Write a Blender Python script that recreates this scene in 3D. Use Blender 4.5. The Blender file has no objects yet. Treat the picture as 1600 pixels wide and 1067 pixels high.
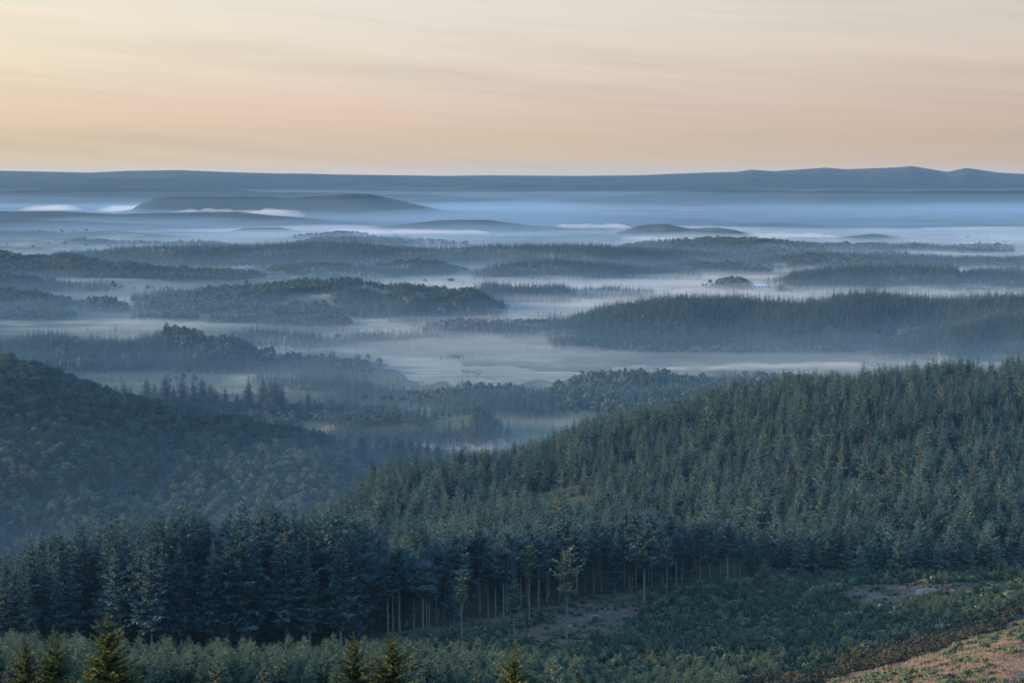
import bpy, math, random
import numpy as np
from mathutils import Matrix, Vector, Euler

sc = bpy.context.scene
col = sc.collection
R = math.radians
PI = math.pi

# ------------------------------------------------------------------ camera
W, Hh, F = 1600.0, 1067.0, 50.0 / 36.0 * 1600.0     # picture units used for measuring
EYE = 300.0                                          # metres above the valley floor
V_EYE = 278.0                                        # picture row of eye level
PITCH = math.atan((Hh / 2 - V_EYE) / F)
cam_d = bpy.data.cameras.new('camera')
cam_d.lens = 50.0
cam_d.sensor_width = 36.0
cam_d.clip_start = 0.5
cam_d.clip_end = 120000.0
cam = bpy.data.objects.new('camera', cam_d)
cam.location = (0, 0, EYE)
cam.rotation_euler = (PI / 2 - PITCH, 0, 0)
col.objects.link(cam)
sc.camera = cam

# ------------------------------------------------------------------ sun, sky, exposure
SUN_AZ = R(-97.0)      # from +Y towards +X; negative is to the left of the view
SUN_EL = R(11.0)
sun_dir = Vector((math.sin(SUN_AZ) * math.cos(SUN_EL), math.cos(SUN_AZ) * math.cos(SUN_EL), math.sin(SUN_EL)))
sd = bpy.data.lights.new('sun', 'SUN')
sd.energy = 2.2
sd.angle = R(0.6)
sd.color = (1.0, 0.71, 0.44)
sun = bpy.data.objects.new('sun', sd)
sun.rotation_euler = sun_dir.to_track_quat('Z', 'Y').to_euler()
sun.location = (-200, 50, 400)
col.objects.link(sun)


class NT:
    """small helper to wire node trees"""
    def __init__(s, tree):
        s.t = tree
        s.n = tree.nodes
        s.n.clear()

    def add(s, typ, **kw):
        n = s.n.new(typ)
        for k, v in kw.items():
            setattr(n, k, v)
        return n

    def link(s, a, b):
        s.t.links.new(a, b)

    def math(s, op, a, b=None, c=None, clamp=False):
        n = s.add('ShaderNodeMath', operation=op, use_clamp=clamp)
        for i, v in enumerate((a, b, c)):
            if v is None:
                continue
            if isinstance(v, (int, float)):
                n.inputs[i].default_value = v
            else:
                s.link(v, n.inputs[i])
        return n.outputs[0]

    def ramp(s, fac, stops, interp='LINEAR'):
        n = s.add('ShaderNodeValToRGB')
        e = n.color_ramp.elements
        n.color_ramp.interpolation = interp
        while len(e) < len(stops):
            e.new(0.5)
        for el, (p, c) in zip(e, stops):
            el.position = p
            el.color = (*c, 1) if len(c) == 3 else c
        s.link(fac, n.inputs[0])
        return n.outputs[0]

    def mix(s, fac, a, b, blend='MIX'):
        n = s.add('ShaderNodeMix', data_type='RGBA', blend_type=blend)
        for v, k in ((fac, 0), (a, 6), (b, 7)):
            if isinstance(v, (int, float)):
                n.inputs[k].default_value = v
            elif isinstance(v, tuple):
                n.inputs[k].default_value = (*v, 1)
            else:
                s.link(v, n.inputs[k])
        return n.outputs[2]


world = bpy.data.worlds.new('World')
sc.world = world
world.use_nodes = True
w = NT(world.node_tree)
tc = w.add('ShaderNodeTexCoord')
sep = w.add('ShaderNodeSeparateXYZ')
w.link(tc.outputs['Generated'], sep.inputs[0])
dx, dy, dz = sep.outputs
up = w.math('MAXIMUM', dz, 0.0)
cmb = w.add('ShaderNodeCombineXYZ')
w.link(dx, cmb.inputs[0]); w.link(dy, cmb.inputs[1]); w.link(w.math('ADD', up, 0.02), cmb.inputs[2])
nis = w.add('ShaderNodeTexSky', sky_type='NISHITA')
nis.sun_disc = False
nis.sun_elevation = SUN_EL
nis.sun_rotation = SUN_AZ
nis.altitude = 900
nis.air_density = 1.2
nis.dust_density = 1.5
nis.ozone_density = 2.0
w.link(cmb.outputs[0], nis.inputs[0])
# dawn veil of thin high cloud along the horizon: elevation ramp, warmer and brighter towards the sun
hz = w.math('POWER', up, 0.5)
veil = w.ramp(hz, [(0.0, (0.188, 0.136, 0.078)), (0.17, (0.175, 0.138, 0.100)), (0.22, (0.191, 0.152, 0.122)),
                   (0.285, (0.208, 0.182, 0.151)), (0.354, (0.204, 0.197, 0.178)), (0.45, (0.18, 0.212, 0.235)),
                   (0.63, (0.135, 0.255, 0.43)), (1.0, (0.075, 0.215, 0.51))])
toward = w.math('ADD', w.math('MULTIPLY', dx, math.sin(SUN_AZ)), w.math('MULTIPLY', dy, math.cos(SUN_AZ)))
side = w.math('MULTIPLY_ADD', toward, 0.5, 0.5, clamp=True)
tint = w.ramp(side, [(0.0, (0.68, 0.68, 0.73)), (0.28, (0.83, 0.81, 0.82)), (0.47, (0.98, 0.97, 0.97)), (0.64, (1.09, 1.07, 0.94)), (1.0, (1.30, 1.18, 0.95))])
veil = w.mix(1.0, veil, tint, 'MULTIPLY')
sv = w.add('ShaderNodeCombineXYZ')
w.link(w.math('MULTIPLY', dx, 2.2), sv.inputs[0])
w.link(w.math('MULTIPLY', dy, 2.2), sv.inputs[1])
w.link(w.math('MULTIPLY_ADD', dz, 55.0, w.math('MULTIPLY', dx, 5.0)), sv.inputs[2])
nz = w.add('ShaderNodeTexNoise')
nz.inputs['Scale'].default_value = 1.0
nz.inputs['Detail'].default_value = 4.0
nz.inputs['Roughness'].default_value = 0.55
w.link(sv.outputs[0], nz.inputs['Vector'])
streak = w.ramp(nz.outputs['Fac'], [(0.28, (0.89, 0.90, 0.89)), (0.5, (1.0, 1.0, 1.0)), (0.72, (1.07, 0.985, 0.945))])
veil = w.mix(1.0, veil, streak, 'MULTIPLY')
sv2 = w.add('ShaderNodeCombineXYZ')
w.link(w.math('MULTIPLY', dx, 7.0), sv2.inputs[0])
w.link(w.math('MULTIPLY', dy, 7.0), sv2.inputs[1])
w.link(w.math('MULTIPLY_ADD', dz, 210.0, w.math('MULTIPLY', dx, 9.0)), sv2.inputs[2])
nz2 = w.add('ShaderNodeTexNoise')
nz2.inputs['Scale'].default_value = 1.0
nz2.inputs['Detail'].default_value = 5.0
nz2.inputs['Roughness'].default_value = 0.6
w.link(sv2.outputs[0], nz2.inputs['Vector'])
veil = w.mix(1.0, veil, w.ramp(nz2.outputs['Fac'], [(0.3, (0.965, 0.97, 0.975)), (0.7, (1.03, 1.02, 1.015))]), 'MULTIPLY')
nsc = w.mix(1.0, nis.outputs[0], (0.15, 0.15, 0.15), 'MULTIPLY')
blend = w.math('MULTIPLY', w.math('MULTIPLY', w.math('SUBTRACT', dz, 0.12), 1 / 0.4, clamp=True), 0.35)
skyc = w.mix(blend, veil, nsc)
bg = w.add('ShaderNodeBackground')
bg.inputs['Strength'].default_value = 1.0
w.link(skyc, bg.inputs['Color'])
wo = w.add('ShaderNodeOutputWorld')
w.link(bg.outputs[0], wo.inputs['Surface'])

sc.view_settings.view_transform = 'Standard'
sc.view_settings.look = 'None'
sc.view_settings.gamma = 1.0
sc.view_settings.exposure = 2.0
sc.view_settings.use_curve_mapping = False
cy = sc.cycles
cy.max_bounces = 4
cy.diffuse_bounces = 0
cy.glossy_bounces = 1
cy.transmission_bounces = 1
cy.volume_bounces = 2
cy.transparent_max_bounces = 24
cy.use_denoising = True
cy.caustics_reflective = False
cy.caustics_refractive = False

rng = np.random.default_rng(11)
random.seed(5)

# ------------------------------------------------------------------ measuring helpers
cp, sp = math.cos(PITCH), math.sin(PITCH)


def ray(u, v):
    cx = (np.asarray(u, float) - W / 2) / F
    cyy = (Hh / 2 - np.asarray(v, float)) / F
    d = cp + cyy * sp
    return cx / d, (-sp + cyy * cp) / d


def hash2(ix, iy, seed):
    h = (ix.astype(np.int64) * 374761393 + iy.astype(np.int64) * 668265263 + seed * 982451653) & 0x7fffffff
    h = ((h ^ (h >> 13)) * 1274126177) & 0x7fffffff
    h = h ^ (h >> 16)
    return (h & 0xffff) / 65535.0


def vnoise(x, y, seed=0):
    x = np.asarray(x, float); y = np.asarray(y, float)
    ix, iy = np.floor(x), np.floor(y)
    fx, fy = x - ix, y - iy
    fx = fx * fx * (3 - 2 * fx); fy = fy * fy * (3 - 2 * fy)
    a = hash2(ix, iy, seed); b = hash2(ix + 1, iy, seed)
    c = hash2(ix, iy + 1, seed); d = hash2(ix + 1, iy + 1, seed)
    return (a * (1 - fx) + b * fx) * (1 - fy) + (c * (1 - fx) + d * fx) * fy


def fbm(x, y, seed=0, o=4, g=0.5):
    s = 0.0; a = 1.0; t = 0.0
    for k in range(o):
        s = s + a * vnoise(x * 2 ** k, y * 2 ** k, seed + 17 * k)
        t += a; a *= g
    return s / t            # 0..1


def sstep(a, b, x):
    t = np.clip((x - a) / (b - a), 0, 1)
    return t * t * (3 - 2 * t)


# ------------------------------------------------------------------ terrain heights
TU = [-500, 0, 250, 500, 600, 750, 1000, 1300, 1600, 2100]
TY = [0, 80, 150, 200, 250, 300, 330, 400, 460, 540, 640, 750, 850, 950, 1100, 1200, 1350, 1500]
TZ = [
    [298, 270, 243, 227, 211, 196, 189, 178, 170, 150, 120, 105, 110, 130, 165, 175, 140, 60],
    [298, 270, 243, 226, 210, 195, 187, 174, 163, 140, 105, 74, 64, 76, 116, 138, 85, 18],
    [298, 270, 242, 225, 209, 194, 186, 174, 165, 145, 112, 80, 66, 66, 82, 97, 55, 10],
    [298, 270, 242, 224, 208, 193, 185, 173, 165, 149, 139, 110, 72, 58, 72, 70, 30, 5],
    [298, 270, 242, 224, 208, 193, 185, 173, 165, 152, 142, 138, 95, 60, 50, 20, 5, 0],
    [298, 270, 241, 223, 207, 192, 184, 172, 166, 155, 146, 144, 120, 70, 25, 8, 0, 0],
    [298, 270, 240, 222, 205, 189, 181, 170, 166, 158, 154, 155, 155, 120, 50, 20, 5, 0],
    [298, 270, 239, 221, 205, 189, 180, 169, 167, 165, 164, 166, 168, 155, 90, 45, 12, 0],
    [298, 270, 239, 222, 210, 199, 190, 173, 166, 164, 166, 170, 173, 165, 110, 60, 18, 0],
    [298, 270, 240, 226, 216, 206, 198, 182, 174, 172, 174, 180, 184, 178, 130, 80, 25, 0],
]
TS = (np.array(TU, float) - 800) / F
TY = np.array(TY, float)
TZ = np.array(TZ, float)


def pchip_slopes(x, y):
    h = np.diff(x)
    d = np.diff(y, axis=-1) / h
    m = np.zeros_like(y)
    a, b = d[..., :-1], d[..., 1:]
    with np.errstate(divide='ignore', invalid='ignore'):
        hm = 2 * a * b / (a + b)
    m[..., 1:-1] = np.where(a * b > 0, hm, 0)
    m[..., 0] = d[..., 0]; m[..., -1] = d[..., -1]
    return m


TM = pchip_slopes(TY, TZ)


def table(s, y):
    s = np.clip(s, TS[0], TS[-1]); yy = np.clip(y, TY[0], TY[-1])
    j = np.clip(np.searchsorted(TY, yy, side='right') - 1, 0, len(TY) - 2)
    h = TY[j + 1] - TY[j]
    t = (yy - TY[j]) / h
    h00 = 2 * t**3 - 3 * t**2 + 1; h10 = t**3 - 2 * t**2 + t
    h01 = -2 * t**3 + 3 * t**2; h11 = t**3 - t**2
    i = np.clip(np.searchsorted(TS, s, side='right') - 1, 0, len(TS) - 2)

    def rowv(i):
        return h00 * TZ[i, j] + h10 * h * TM[i, j] + h01 * TZ[i, j + 1] + h11 * h * TM[i, j + 1]
    f = (s - TS[i]) / (TS[i + 1] - TS[i])
    f = f * f * (3 - 2 * f) * 0.5 + f * 0.5
    return rowv(i) * (1 - f) + rowv(i + 1) * f


# crest lines: name, distance, tree height, (u, v of the tree tops), front width, back width, kind of wood
RIDGES = [
    ('plateau', 30000, 0, [(-900, 268), (-300, 266), (0, 267), (140, 270), (200, 267), (280, 266), (350, 269), (450, 272), (700, 275), (760, 274),
                           (900, 275), (1000, 274), (1100, 270), (1150, 269), (1175, 265.5), (1210, 268), (1290, 262), (1320, 264.5),
                           (1400, 262), (1425, 260), (1480, 269), (1510, 263), (1560, 270), (1600, 272), (1900, 268), (2500, 268)], 15000, 4000, None),
    ('plateau2', 22000, 0, [(-600, 279), (0, 280), (150, 281), (250, 282), (340, 287), (420, 292), (700, 294), (1000, 291), (1300, 288), (1700, 283), (2300, 281)], 6000, 3500, None),
    ('slope3', 17000, 0, [(-600, 296), (0, 299), (180, 296), (400, 300), (900, 306), (1100, 301), (1400, 302), (1700, 298), (2300, 296)], 3000, 2500, None),
    ('mesa', 12000, 12, [(205, 326), (222, 315), (240, 307.5), (270, 305.5), (360, 306), (425, 306.5), (450, 308), (515, 304), (552, 300.5), (576, 301.5),
                         (630, 313), (690, 327), (745, 331), (800, 338), (860, 352), (890, 360)], 1500, 1200, 'far'),
    ('n1', 9500, 14, [(-300, 325), (0, 327), (90, 328), (180, 332), (330, 329), (370, 328), (430, 334), (520, 341), (600, 345)], 700, 600, 'far'),
    ('n2', 8500, 14, [(-300, 338), (0, 340), (100, 342), (250, 347), (330, 351), (420, 352), (470, 357)], 500, 500, 'far'),
    ('n2b', 8300, 14, [(600, 350), (680, 342), (760, 340), (840, 349), (900, 354)], 500, 400, 'far'),
    ('hump1', 7500, 15, [(950, 366), (975, 358), (1000, 350), (1040, 347), (1065, 352), (1080, 354), (1120, 351), (1150, 354), (1185, 365), (1205, 372)], 500, 400, 'far'),
    ('hump2', 7000, 15, [(1290, 378), (1330, 365), (1365, 361), (1400, 366), (1435, 378)], 400, 400, 'far'),
    ('n3', 7000, 15, [(-300, 356), (0, 357), (60, 358), (100, 360), (180, 357), (260, 364), (330, 367), (430, 371)], 450, 400, 'far'),
    ('n3b', 7800, 14, [(340, 362), (380, 353), (440, 352), (480, 360), (500, 366)], 300, 300, 'far'),
    ('n5', 6500, 16, [(480, 378), (520, 372), (560, 369), (630, 371), (680, 376), (740, 380)], 400, 400, 'mixed'),
    ('o2', 6000, 17, [(960, 386), (1000, 378), (1060, 373), (1150, 371), (1210, 374), (1280, 380), (1340, 381), (1430, 379), (1470, 383), (1600, 387), (1900, 384)], 450, 400, 'mixed'),
    ('o1', 5200, 18, [(80, 402), (140, 390), (190, 384), (260, 380), (340, 379), (420, 380), (500, 376), (560, 377), (620, 383), (700, 385), (800, 381),
                      (880, 380), (940, 378), (1000, 384), (1100, 393), (1150, 396), (1240, 404)], 480, 350, 'conifer'),
    ('o3', 4900, 16, [(1180, 405), (1260, 396), (1400, 400), (1600, 404), (1900, 400)], 300, 300, 'mixed'),
    ('o5', 4600, 15, [(580, 418), (600, 409), (640, 403), (690, 406), (720, 417)], 250, 200, 'mixed'),
    ('o6', 4700, 15, [(990, 416), (1030, 409), (1070, 406), (1150, 409), (1210, 418), (1250, 422)], 300, 250, 'mixed'),
    ('o4', 4400, 16, [(730, 424), (770, 412), (800, 407), (870, 404), (950, 408), (1030, 418), (1100, 431)], 300, 250, 'conifer'),
    ('l1', 4300, 17, [(-300, 388), (0, 392), (40, 399), (80, 396), (110, 395), (140, 402), (200, 412), (260, 425), (310, 438)], 300, 250, 'mixed'),
    ('l1b', 4150, 17, [(180, 416), (200, 411), (250, 415), (330, 420), (380, 428), (420, 440)], 200, 200, 'mixed'),
    ('q1', 4000, 17, [(1190, 446), (1215, 434), (1235, 426), (1270, 420), (1330, 415), (1400, 413), (1490, 416), (1503, 425), (1520, 421), (1600, 424), (1900, 420)], 330, 250, 'conifer'),
    ('q0', 3900, 14, [(1095, 446), (1115, 437), (1135, 433), (1155, 432), (1175, 440), (1185, 448)], 100, 100, 'leaf'),
    ('l2', 3700, 16, [(-300, 424), (0, 428), (40, 430), (70, 436), (120, 440), (160, 443), (200, 458)], 250, 200, 'mixed'),
    ('c3', 3600, 17, [(700, 458), (735, 446), (760, 439), (790, 440), (830, 444), (880, 443), (900, 453), (960, 449), (1000, 455), (1030, 466)], 220, 200, 'mixed'),
    ('c1', 3400, 18, [(200, 470), (220, 462), (260, 455), (320, 450), (360, 450), (400, 445), (460, 437), (500, 440), (530, 437), (570, 435),
                      (600, 443), (630, 438), (660, 447), (690, 450), (740, 457), (800, 470)], 420, 250, 'mixed'),
    ('l3', 3200, 17, [(-300, 446), (0, 450), (50, 455), (80, 462), (110, 475), (130, 487)], 200, 150, 'leaf'),
    ('l4', 3150, 15, [(115, 480), (130, 466), (150, 462), (180, 465), (200, 475), (214, 488)], 90, 90, 'leaf'),
    ('c2', 3100, 17, [(600, 482), (625, 470), (650, 461), (690, 457), (740, 456), (765, 465), (790, 480)], 180, 150, 'conifer'),
    ('l5', 2950, 15, [(-300, 478), (0, 482), (60, 481), (115, 491), (130, 502)], 120, 120, 'leaf'),
    ('row0', 2950, 13, [(200, 503), (215, 497), (250, 494), (300, 498), (330, 503)], 60, 60, 'leaf'),
    ('row1', 2900, 14, [(325, 505), (345, 493), (380, 491), (408, 496), (420, 503), (430, 494), (470, 493), (500, 489), (530, 491), (555, 505)], 70, 60, 'leaf'),
    ('big', 2750, 20, [(830, 535), (850, 520), (870, 507), (900, 491), (930, 480), (970, 470), (1010, 464), (1060, 458), (1110, 460), (1160, 463),
                       (1200, 464), (1240, 466), (1290, 462), (1310, 456), (1350, 454), (1380, 457), (1410, 460), (1470, 465), (1520, 462),
                       (1560, 457), (1600, 458), (1900, 452)], 330, 260, 'conifer'),
    ('big2', 2480, 18, [(1340, 552), (1380, 533), (1420, 516), (1480, 502), (1540, 492), (1600, 487), (1900, 478)], 180, 150, 'conifer'),
    ('row3', 2680, 15, [(520, 528), (540, 517), (580, 515), (620, 520), (680, 526), (740, 537)], 70, 60, 'conifer'),
    ('row2', 2560, 16, [(345, 530), (360, 516), (380, 509), (400, 508), (450, 511), (500, 517), (530, 528)], 90, 80, 'conifer'),
    ('rowr', 2460, 13, [(820, 548), (840, 536), (880, 531), (930, 531), (980, 535), (1050, 540), (1130, 545), (1200, 550), (1300, 557)], 40, 40, 'sparse'),
    ('w1', 2250, 19, [(-300, 530), (0, 528), (40, 519), (100, 518), (115, 527), (150, 525), (200, 527), (240, 519), (270, 516), (310, 518),
                      (322, 529), (350, 523), (385, 531), (405, 542), (425, 556)], 170, 140, 'mixed'),
    ('w1b', 2230, 13, [(425, 562), (440, 552), (470, 557), (500, 555), (520, 561), (580, 562), (600, 570)], 30, 30, 'leafsparse'),
    ('w5', 2050, 15, [(380, 596), (420, 586), (470, 582), (530, 581), (600, 586), (640, 597)], 110, 70, 'sparse'),
    ('w7', 1960, 16, [(860, 612), (885, 600), (905, 592), (930, 584), (960, 580), (1030, 581), (1100, 584), (1170, 588), (1300, 590)], 90, 80, 'mixed'),
    ('w6', 1830, 15, [(760, 640), (800, 628), (850, 620), (950, 611), (1050, 604), (1150, 597), (1300, 597)], 100, 70, 'mixed'),
    ('w3', 1740, 10, [(-100, 640), (60, 628), (150, 622), (250, 624), (330, 626), (400, 630), (500, 634), (560, 643), (640, 655), (700, 670)], 150, 100, 'leaf'),
    ('w2', 1640, 18, [(500, 652), (530, 640), (560, 634), (620, 630), (650, 626), (680, 633), (715, 628), (740, 623), (762, 632), (780, 648), (797, 668)], 90, 80, 'mixed'),
    ('x1', 3300, 15, [(380, 486), (420, 478), (480, 476), (560, 480), (620, 487)], 70, 60, 'mixed'),
    ('x2', 3900, 15, [(425, 449), (470, 441), (520, 440), (600, 447)], 80, 80, 'conifer'),
    ('x3', 4900, 16, [(240, 414), (330, 404), (420, 400), (520, 403), (590, 413)], 140, 120, 'conifer'),
    ('x4', 5700, 16, [(840, 398), (920, 388), (1000, 387), (1090, 396)], 150, 120, 'conifer'),
    ('x5', 2350, 12, [(555, 562), (620, 554), (700, 553), (765, 558)], 22, 22, 'sparse'),
    ('x6', 3050, 15, [(795, 502), (840, 490), (880, 487), (905, 496)], 60, 50, 'conifer'),
    ('x7', 6300, 15, [(90, 386), (200, 377), (330, 376), (430, 384)], 160, 120, 'mixed'),
    ('x8', 2820, 13, [(590, 516), (660, 508), (740, 507), (810, 515)], 40, 40, 'sparse'),
    ('x9', 5000, 14, [(0, 410), (60, 404), (130, 406), (190, 414)], 120, 100, 'mixed'),
    ('w4', 1370, 14, [(440, 690), (480, 684), (520, 682), (560, 686), (600, 684), (640, 688), (680, 696), (712, 706), (740, 716)], 80, 80, 'conifer'),
]
RD = {}
for nm, Yr, th, pts, wf, wb, kind in RIDGES:
    u = np.array([p[0] for p in pts], float); v = np.array([p[1] for p in pts], float)
    s, sz = ray(u, v)
    z = EYE + Yr * sz - 0.85 * th
    if nm in ('mesa',):
        z = np.maximum(z, 0)
    z = np.maximum(z, -4)
    RD[nm] = dict(Y=Yr, th=th, s=s, z=z, wf=wf, wb=wb, kind=kind)


def crest_z(r, s, extra=0.02):
    zz = np.interp(s, r['s'], r['z'])
    lo, hi = r['s'][0], r['s'][-1]
    fade = np.clip(1 - (lo - s) / extra, 0, 1) * np.clip(1 - (s - hi) / extra, 0, 1)
    return zz * fade


def ridge_y(nm, r, s):
    # crest lines wander in depth
    k = sum(map(ord, nm))
    return r['Y'] * (1 + 0.035 * (fbm(s * 14 + k * 1.7, np.full_like(s, k * 0.37), 5, 3) - 0.5) * 2 * (0.4 if r['Y'] < 2000 else 1))


def mound_noise(x, y):
    k = 1 + np.clip((y - 2500) / 6000, 0, 1.5)
    return fbm(x / (430 * k) + 5.1, y / (190 * k) + 2.2, 133, 3)


def mound(x, y):
    keep = 1 - np.exp(-(((x + 60) / 330) ** 2 + ((y - 2150) / 210) ** 2))
    keep = keep * (1 - np.exp(-(((x - 350) / 330) ** 2 + ((y - 2340) / 190) ** 2)))
    return (62 - 24 * sstep(2700, 4200, y)) * np.clip(mound_noise(x, y) - 0.52, 0, 1) * keep * (1 - sstep(9000, 12000, y)) * np.clip(y / 2600, 0.5, 1.3)


def ground_z(x, y, near_detail=True):
    x = np.asarray(x, float); y = np.asarray(y, float)
    yy = np.maximum(y, 1.0)
    s = np.where(y > 1, x / yy, np.sign(x) * 9)
    z = table(s, np.where(y > 1, y, 0))
    # side and rear: hold the outermost profile by radius
    r_ = np.hypot(x, y)
    out = sstep(0.56, 0.9, np.abs(s))
    z_out = table(np.where(x < 0, -9.0, 9.0), r_ * 0.84)
    z = z * (1 - out) + z_out * out
    back = sstep(0.0, -60.0, y) * 1.0
    z = z * (1 - back) + (297 - 4 * np.sqrt(np.maximum(r_, 0) * 0.05) - 0.03 * r_) * back
    z = np.maximum(z, 0)
    flat = sstep(1250, 1700, yy)
    z = z + flat * (fbm(x / 420, y / 420, 3, 4) - 0.5) * 10 * np.clip(yy / 3000, 0.4, 2.5)
    z = z + flat * mound(x, y)
    shp = z.shape
    x1, y1, s1, z1 = x.ravel(), y.ravel(), s.ravel(), z.ravel().copy()
    for nm, r in RD.items():
        ix = np.where((y1 > r['Y'] * 0.96 - r['wf']) & (y1 < r['Y'] * 1.04 + r['wb']) & (s1 > r['s'][0] - 0.021) & (s1 < r['s'][-1] + 0.021))[0]
        if not len(ix):
            continue
        xa, ya, sa, za = x1[ix], y1[ix], s1[ix], z1[ix]
        t = ya - ridge_y(nm, r, sa)
        rel = np.where(t < 0, -t / r['wf'], t / r['wb'])
        p = np.where(rel < 1, 0.5 + 0.5 * np.cos(PI * np.clip(rel, 0, 1)), 0)
        nn = fbm(xa / (r['wf'] * 0.5) + 3.3, ya / (r['wf'] * 0.5), 9, 4) - 0.5
        p2 = p * (1 + nn * 0.7 * (1 - p))
        zz = crest_z(r, sa) * p2 - 6 * (1 - p)
        k = 3.0 if r['Y'] <= 10000 else 10.0          # soft maximum keeps the join from creasing
        hgt = np.clip(0.5 + 0.5 * (zz - za) / k, 0, 1)
        z1[ix] = np.where(rel < 1, zz * hgt + za * (1 - hgt) + k * hgt * (1 - hgt), za)
    z = z1.reshape(shp)
    fold = sstep(13000, 17000, yy) * (1 - sstep(26000, 29000, yy))
    z = z + fold * (fbm(x / 2600, y / 1300, 151, 5, 0.6) - 0.5) * 150
    if near_detail:
        nd = 1 - sstep(500, 900, yy)
        z = z + nd * ((fbm(x / 23, y / 23, 21, 4) - 0.5) * 3.6 + (fbm(x / 4.5 + y / 9, y / 4.5, 23, 3) - 0.5) * 1.1 * sstep(190, 230, yy))
        mid = sstep(450, 700, yy) * (1 - sstep(1250, 1500, yy))
        z = z + mid * (fbm(x / 90, y / 90, 31, 3) - 0.5) * (16 - 10 * sstep(-60, -160, x))
    return z


def px_to_ground(u, v, y0, y1):
    """point where the line of sight of picture position (u, v) meets the ground between distances y0 and y1"""
    s, sz = ray(u, v)
    ys = np.linspace(y0, y1, 600)
    d = EYE + ys * sz - ground_z(ys * s, ys)
    k = np.argmax(d < 0) if np.any(d < 0) else len(ys) - 1
    yv = ys[k]
    return np.array([yv * s, yv, float(ground_z(np.array([yv * s]), np.array([yv]))[0])])


# ------------------------------------------------------------------ materials
def new_mat(name):
    m = bpy.data.materials.new(name)
    m.use_nodes = True
    return m, NT(m.node_tree)


def leaf_mat(name, dark, light, accent=None, acc=0.0, trans=0.25):
    m, t = new_mat(name)
    oi = t.add('ShaderNodeObjectInfo')
    ge = t.add('ShaderNodeNewGeometry')
    n = t.add('ShaderNodeTexNoise')
    n.inputs['Scale'].default_value = 0.9
    n.inputs['Detail'].default_value = 3
    t.link(ge.outputs['Position'], n.inputs['Vector'])
    f = t.math('ADD', t.math('MULTIPLY', oi.outputs['Random'], 0.65), t.math('MULTIPLY', n.outputs['Fac'], 0.55))
    stops = [(0.12, dark), (0.95, light)]
    c = t.ramp(f, stops)
    if accent:
        r2 = t.math('FRACT', t.math('MULTIPLY', oi.outputs['Random'], 37.7))
        k = t.math('GREATER_THAN', r2, 1 - acc)
        c = t.mix(t.math('MULTIPLY', k, 0.75), c, accent)
    rr = t.ramp(ge.outputs['Random Per Island'], [(0.0, (0.55, 0.55, 0.58)), (1.0, (1.5, 1.48, 1.4))])
    c = t.mix(1.0, c, rr, 'MULTIPLY')
    d = t.add('ShaderNodeBsdfDiffuse')
    t.link(c, d.inputs['Color'])
    tr = t.add('ShaderNodeBsdfTranslucent')
    t.link(c, tr.inputs['Color'])
    mx = t.add('ShaderNodeMixShader')
    mx.inputs[0].default_value = trans
    t.link(d.outputs[0], mx.inputs[1]); t.link(tr.outputs[0], mx.inputs[2])
    o = t.add('ShaderNodeOutputMaterial')
    t.link(mx.outputs[0], o.inputs['Surface'])
    return m


def bark_mat(name, a, b):
    m, t = new_mat(name)
    ge = t.add('ShaderNodeNewGeometry')
    mp = t.add('ShaderNodeMapping')
    mp.inputs['Scale'].default_value = (6, 6, 1.2)
    t.link(ge.outputs['Position'], mp.inputs['Vector'])
    n = t.add('ShaderNodeTexNoise')
    n.inputs['Scale'].default_value = 1.0
    n.inputs['Detail'].default_value = 5
    t.link(mp.outputs[0], n.inputs['Vector'])
    c = t.ramp(n.outputs['Fac'], [(0.3, a), (0.7, b)])
    p = t.add('ShaderNodeBsdfPrincipled')
    p.inputs['Roughness'].default_value = 0.9
    t.link(c, p.inputs['Base Color'])
    bp = t.add('ShaderNodeBump')
    bp.inputs['Strength'].default_value = 0.6
    bp.inputs['Distance'].default_value = 0.05
    t.link(n.outputs['Fac'], bp.inputs['Height'])
    t.link(bp.outputs[0], p.inputs['Normal'])
    o = t.add('ShaderNodeOutputMaterial')
    t.link(p.outputs[0], o.inputs['Surface'])
    return m


M_SPRUCE = leaf_mat('spruce_needles', (0.030, 0.070, 0.080), (0.088, 0.145, 0.142))
M_YOUNG = leaf_mat('young_needles', (0.055, 0.095, 0.072), (0.130, 0.170, 0.110))
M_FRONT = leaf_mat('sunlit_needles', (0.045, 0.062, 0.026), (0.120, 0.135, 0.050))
M_HILL = leaf_mat('hill_needles', (0.020, 0.052, 0.056), (0.110, 0.180, 0.150), (0.10, 0.10, 0.045), 0.02)
M_PINE = leaf_mat('pine_needles', (0.085, 0.110, 0.068), (0.17, 0.185, 0.11))
M_LEAF = leaf_mat('broad_leaves', (0.038, 0.074, 0.068), (0.105, 0.148, 0.108), (0.13, 0.12, 0.05), 0.05)
M_BUSH = leaf_mat('bush_leaves', (0.062, 0.112, 0.074), (0.175, 0.222, 0.125), (0.19, 0.19, 0.075), 0.13)
M_HEATH = leaf_mat('heath_leaves', (0.040, 0.048, 0.036), (0.080, 0.080, 0.054), (0.11, 0.09, 0.06), 0.10)
M_GRASS = leaf_mat('dry_grass', (0.20, 0.145, 0.105), (0.36, 0.275, 0.205))
M_BARK = bark_mat('bark', (0.11, 0.10, 0.095), (0.27, 0.245, 0.23))
M_DBARK = bark_mat('dark_bark', (0.05, 0.04, 0.035), (0.11, 0.09, 0.075))


# ------------------------------------------------------------------ plant meshes
def mesh_from(name, verts, faces, mats, midx=None, smooth=False):
    me = bpy.data.meshes.new(name)
    me.from_pydata([tuple(v) for v in verts], [], faces)
    for m in mats:
        me.materials.append(m)
    if midx is not None:
        me.polygons.foreach_set('material_index', midx)
    if smooth:
        me.polygons.foreach_set('use_smooth', [True] * len(faces))
    me.update()
    return me


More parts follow.
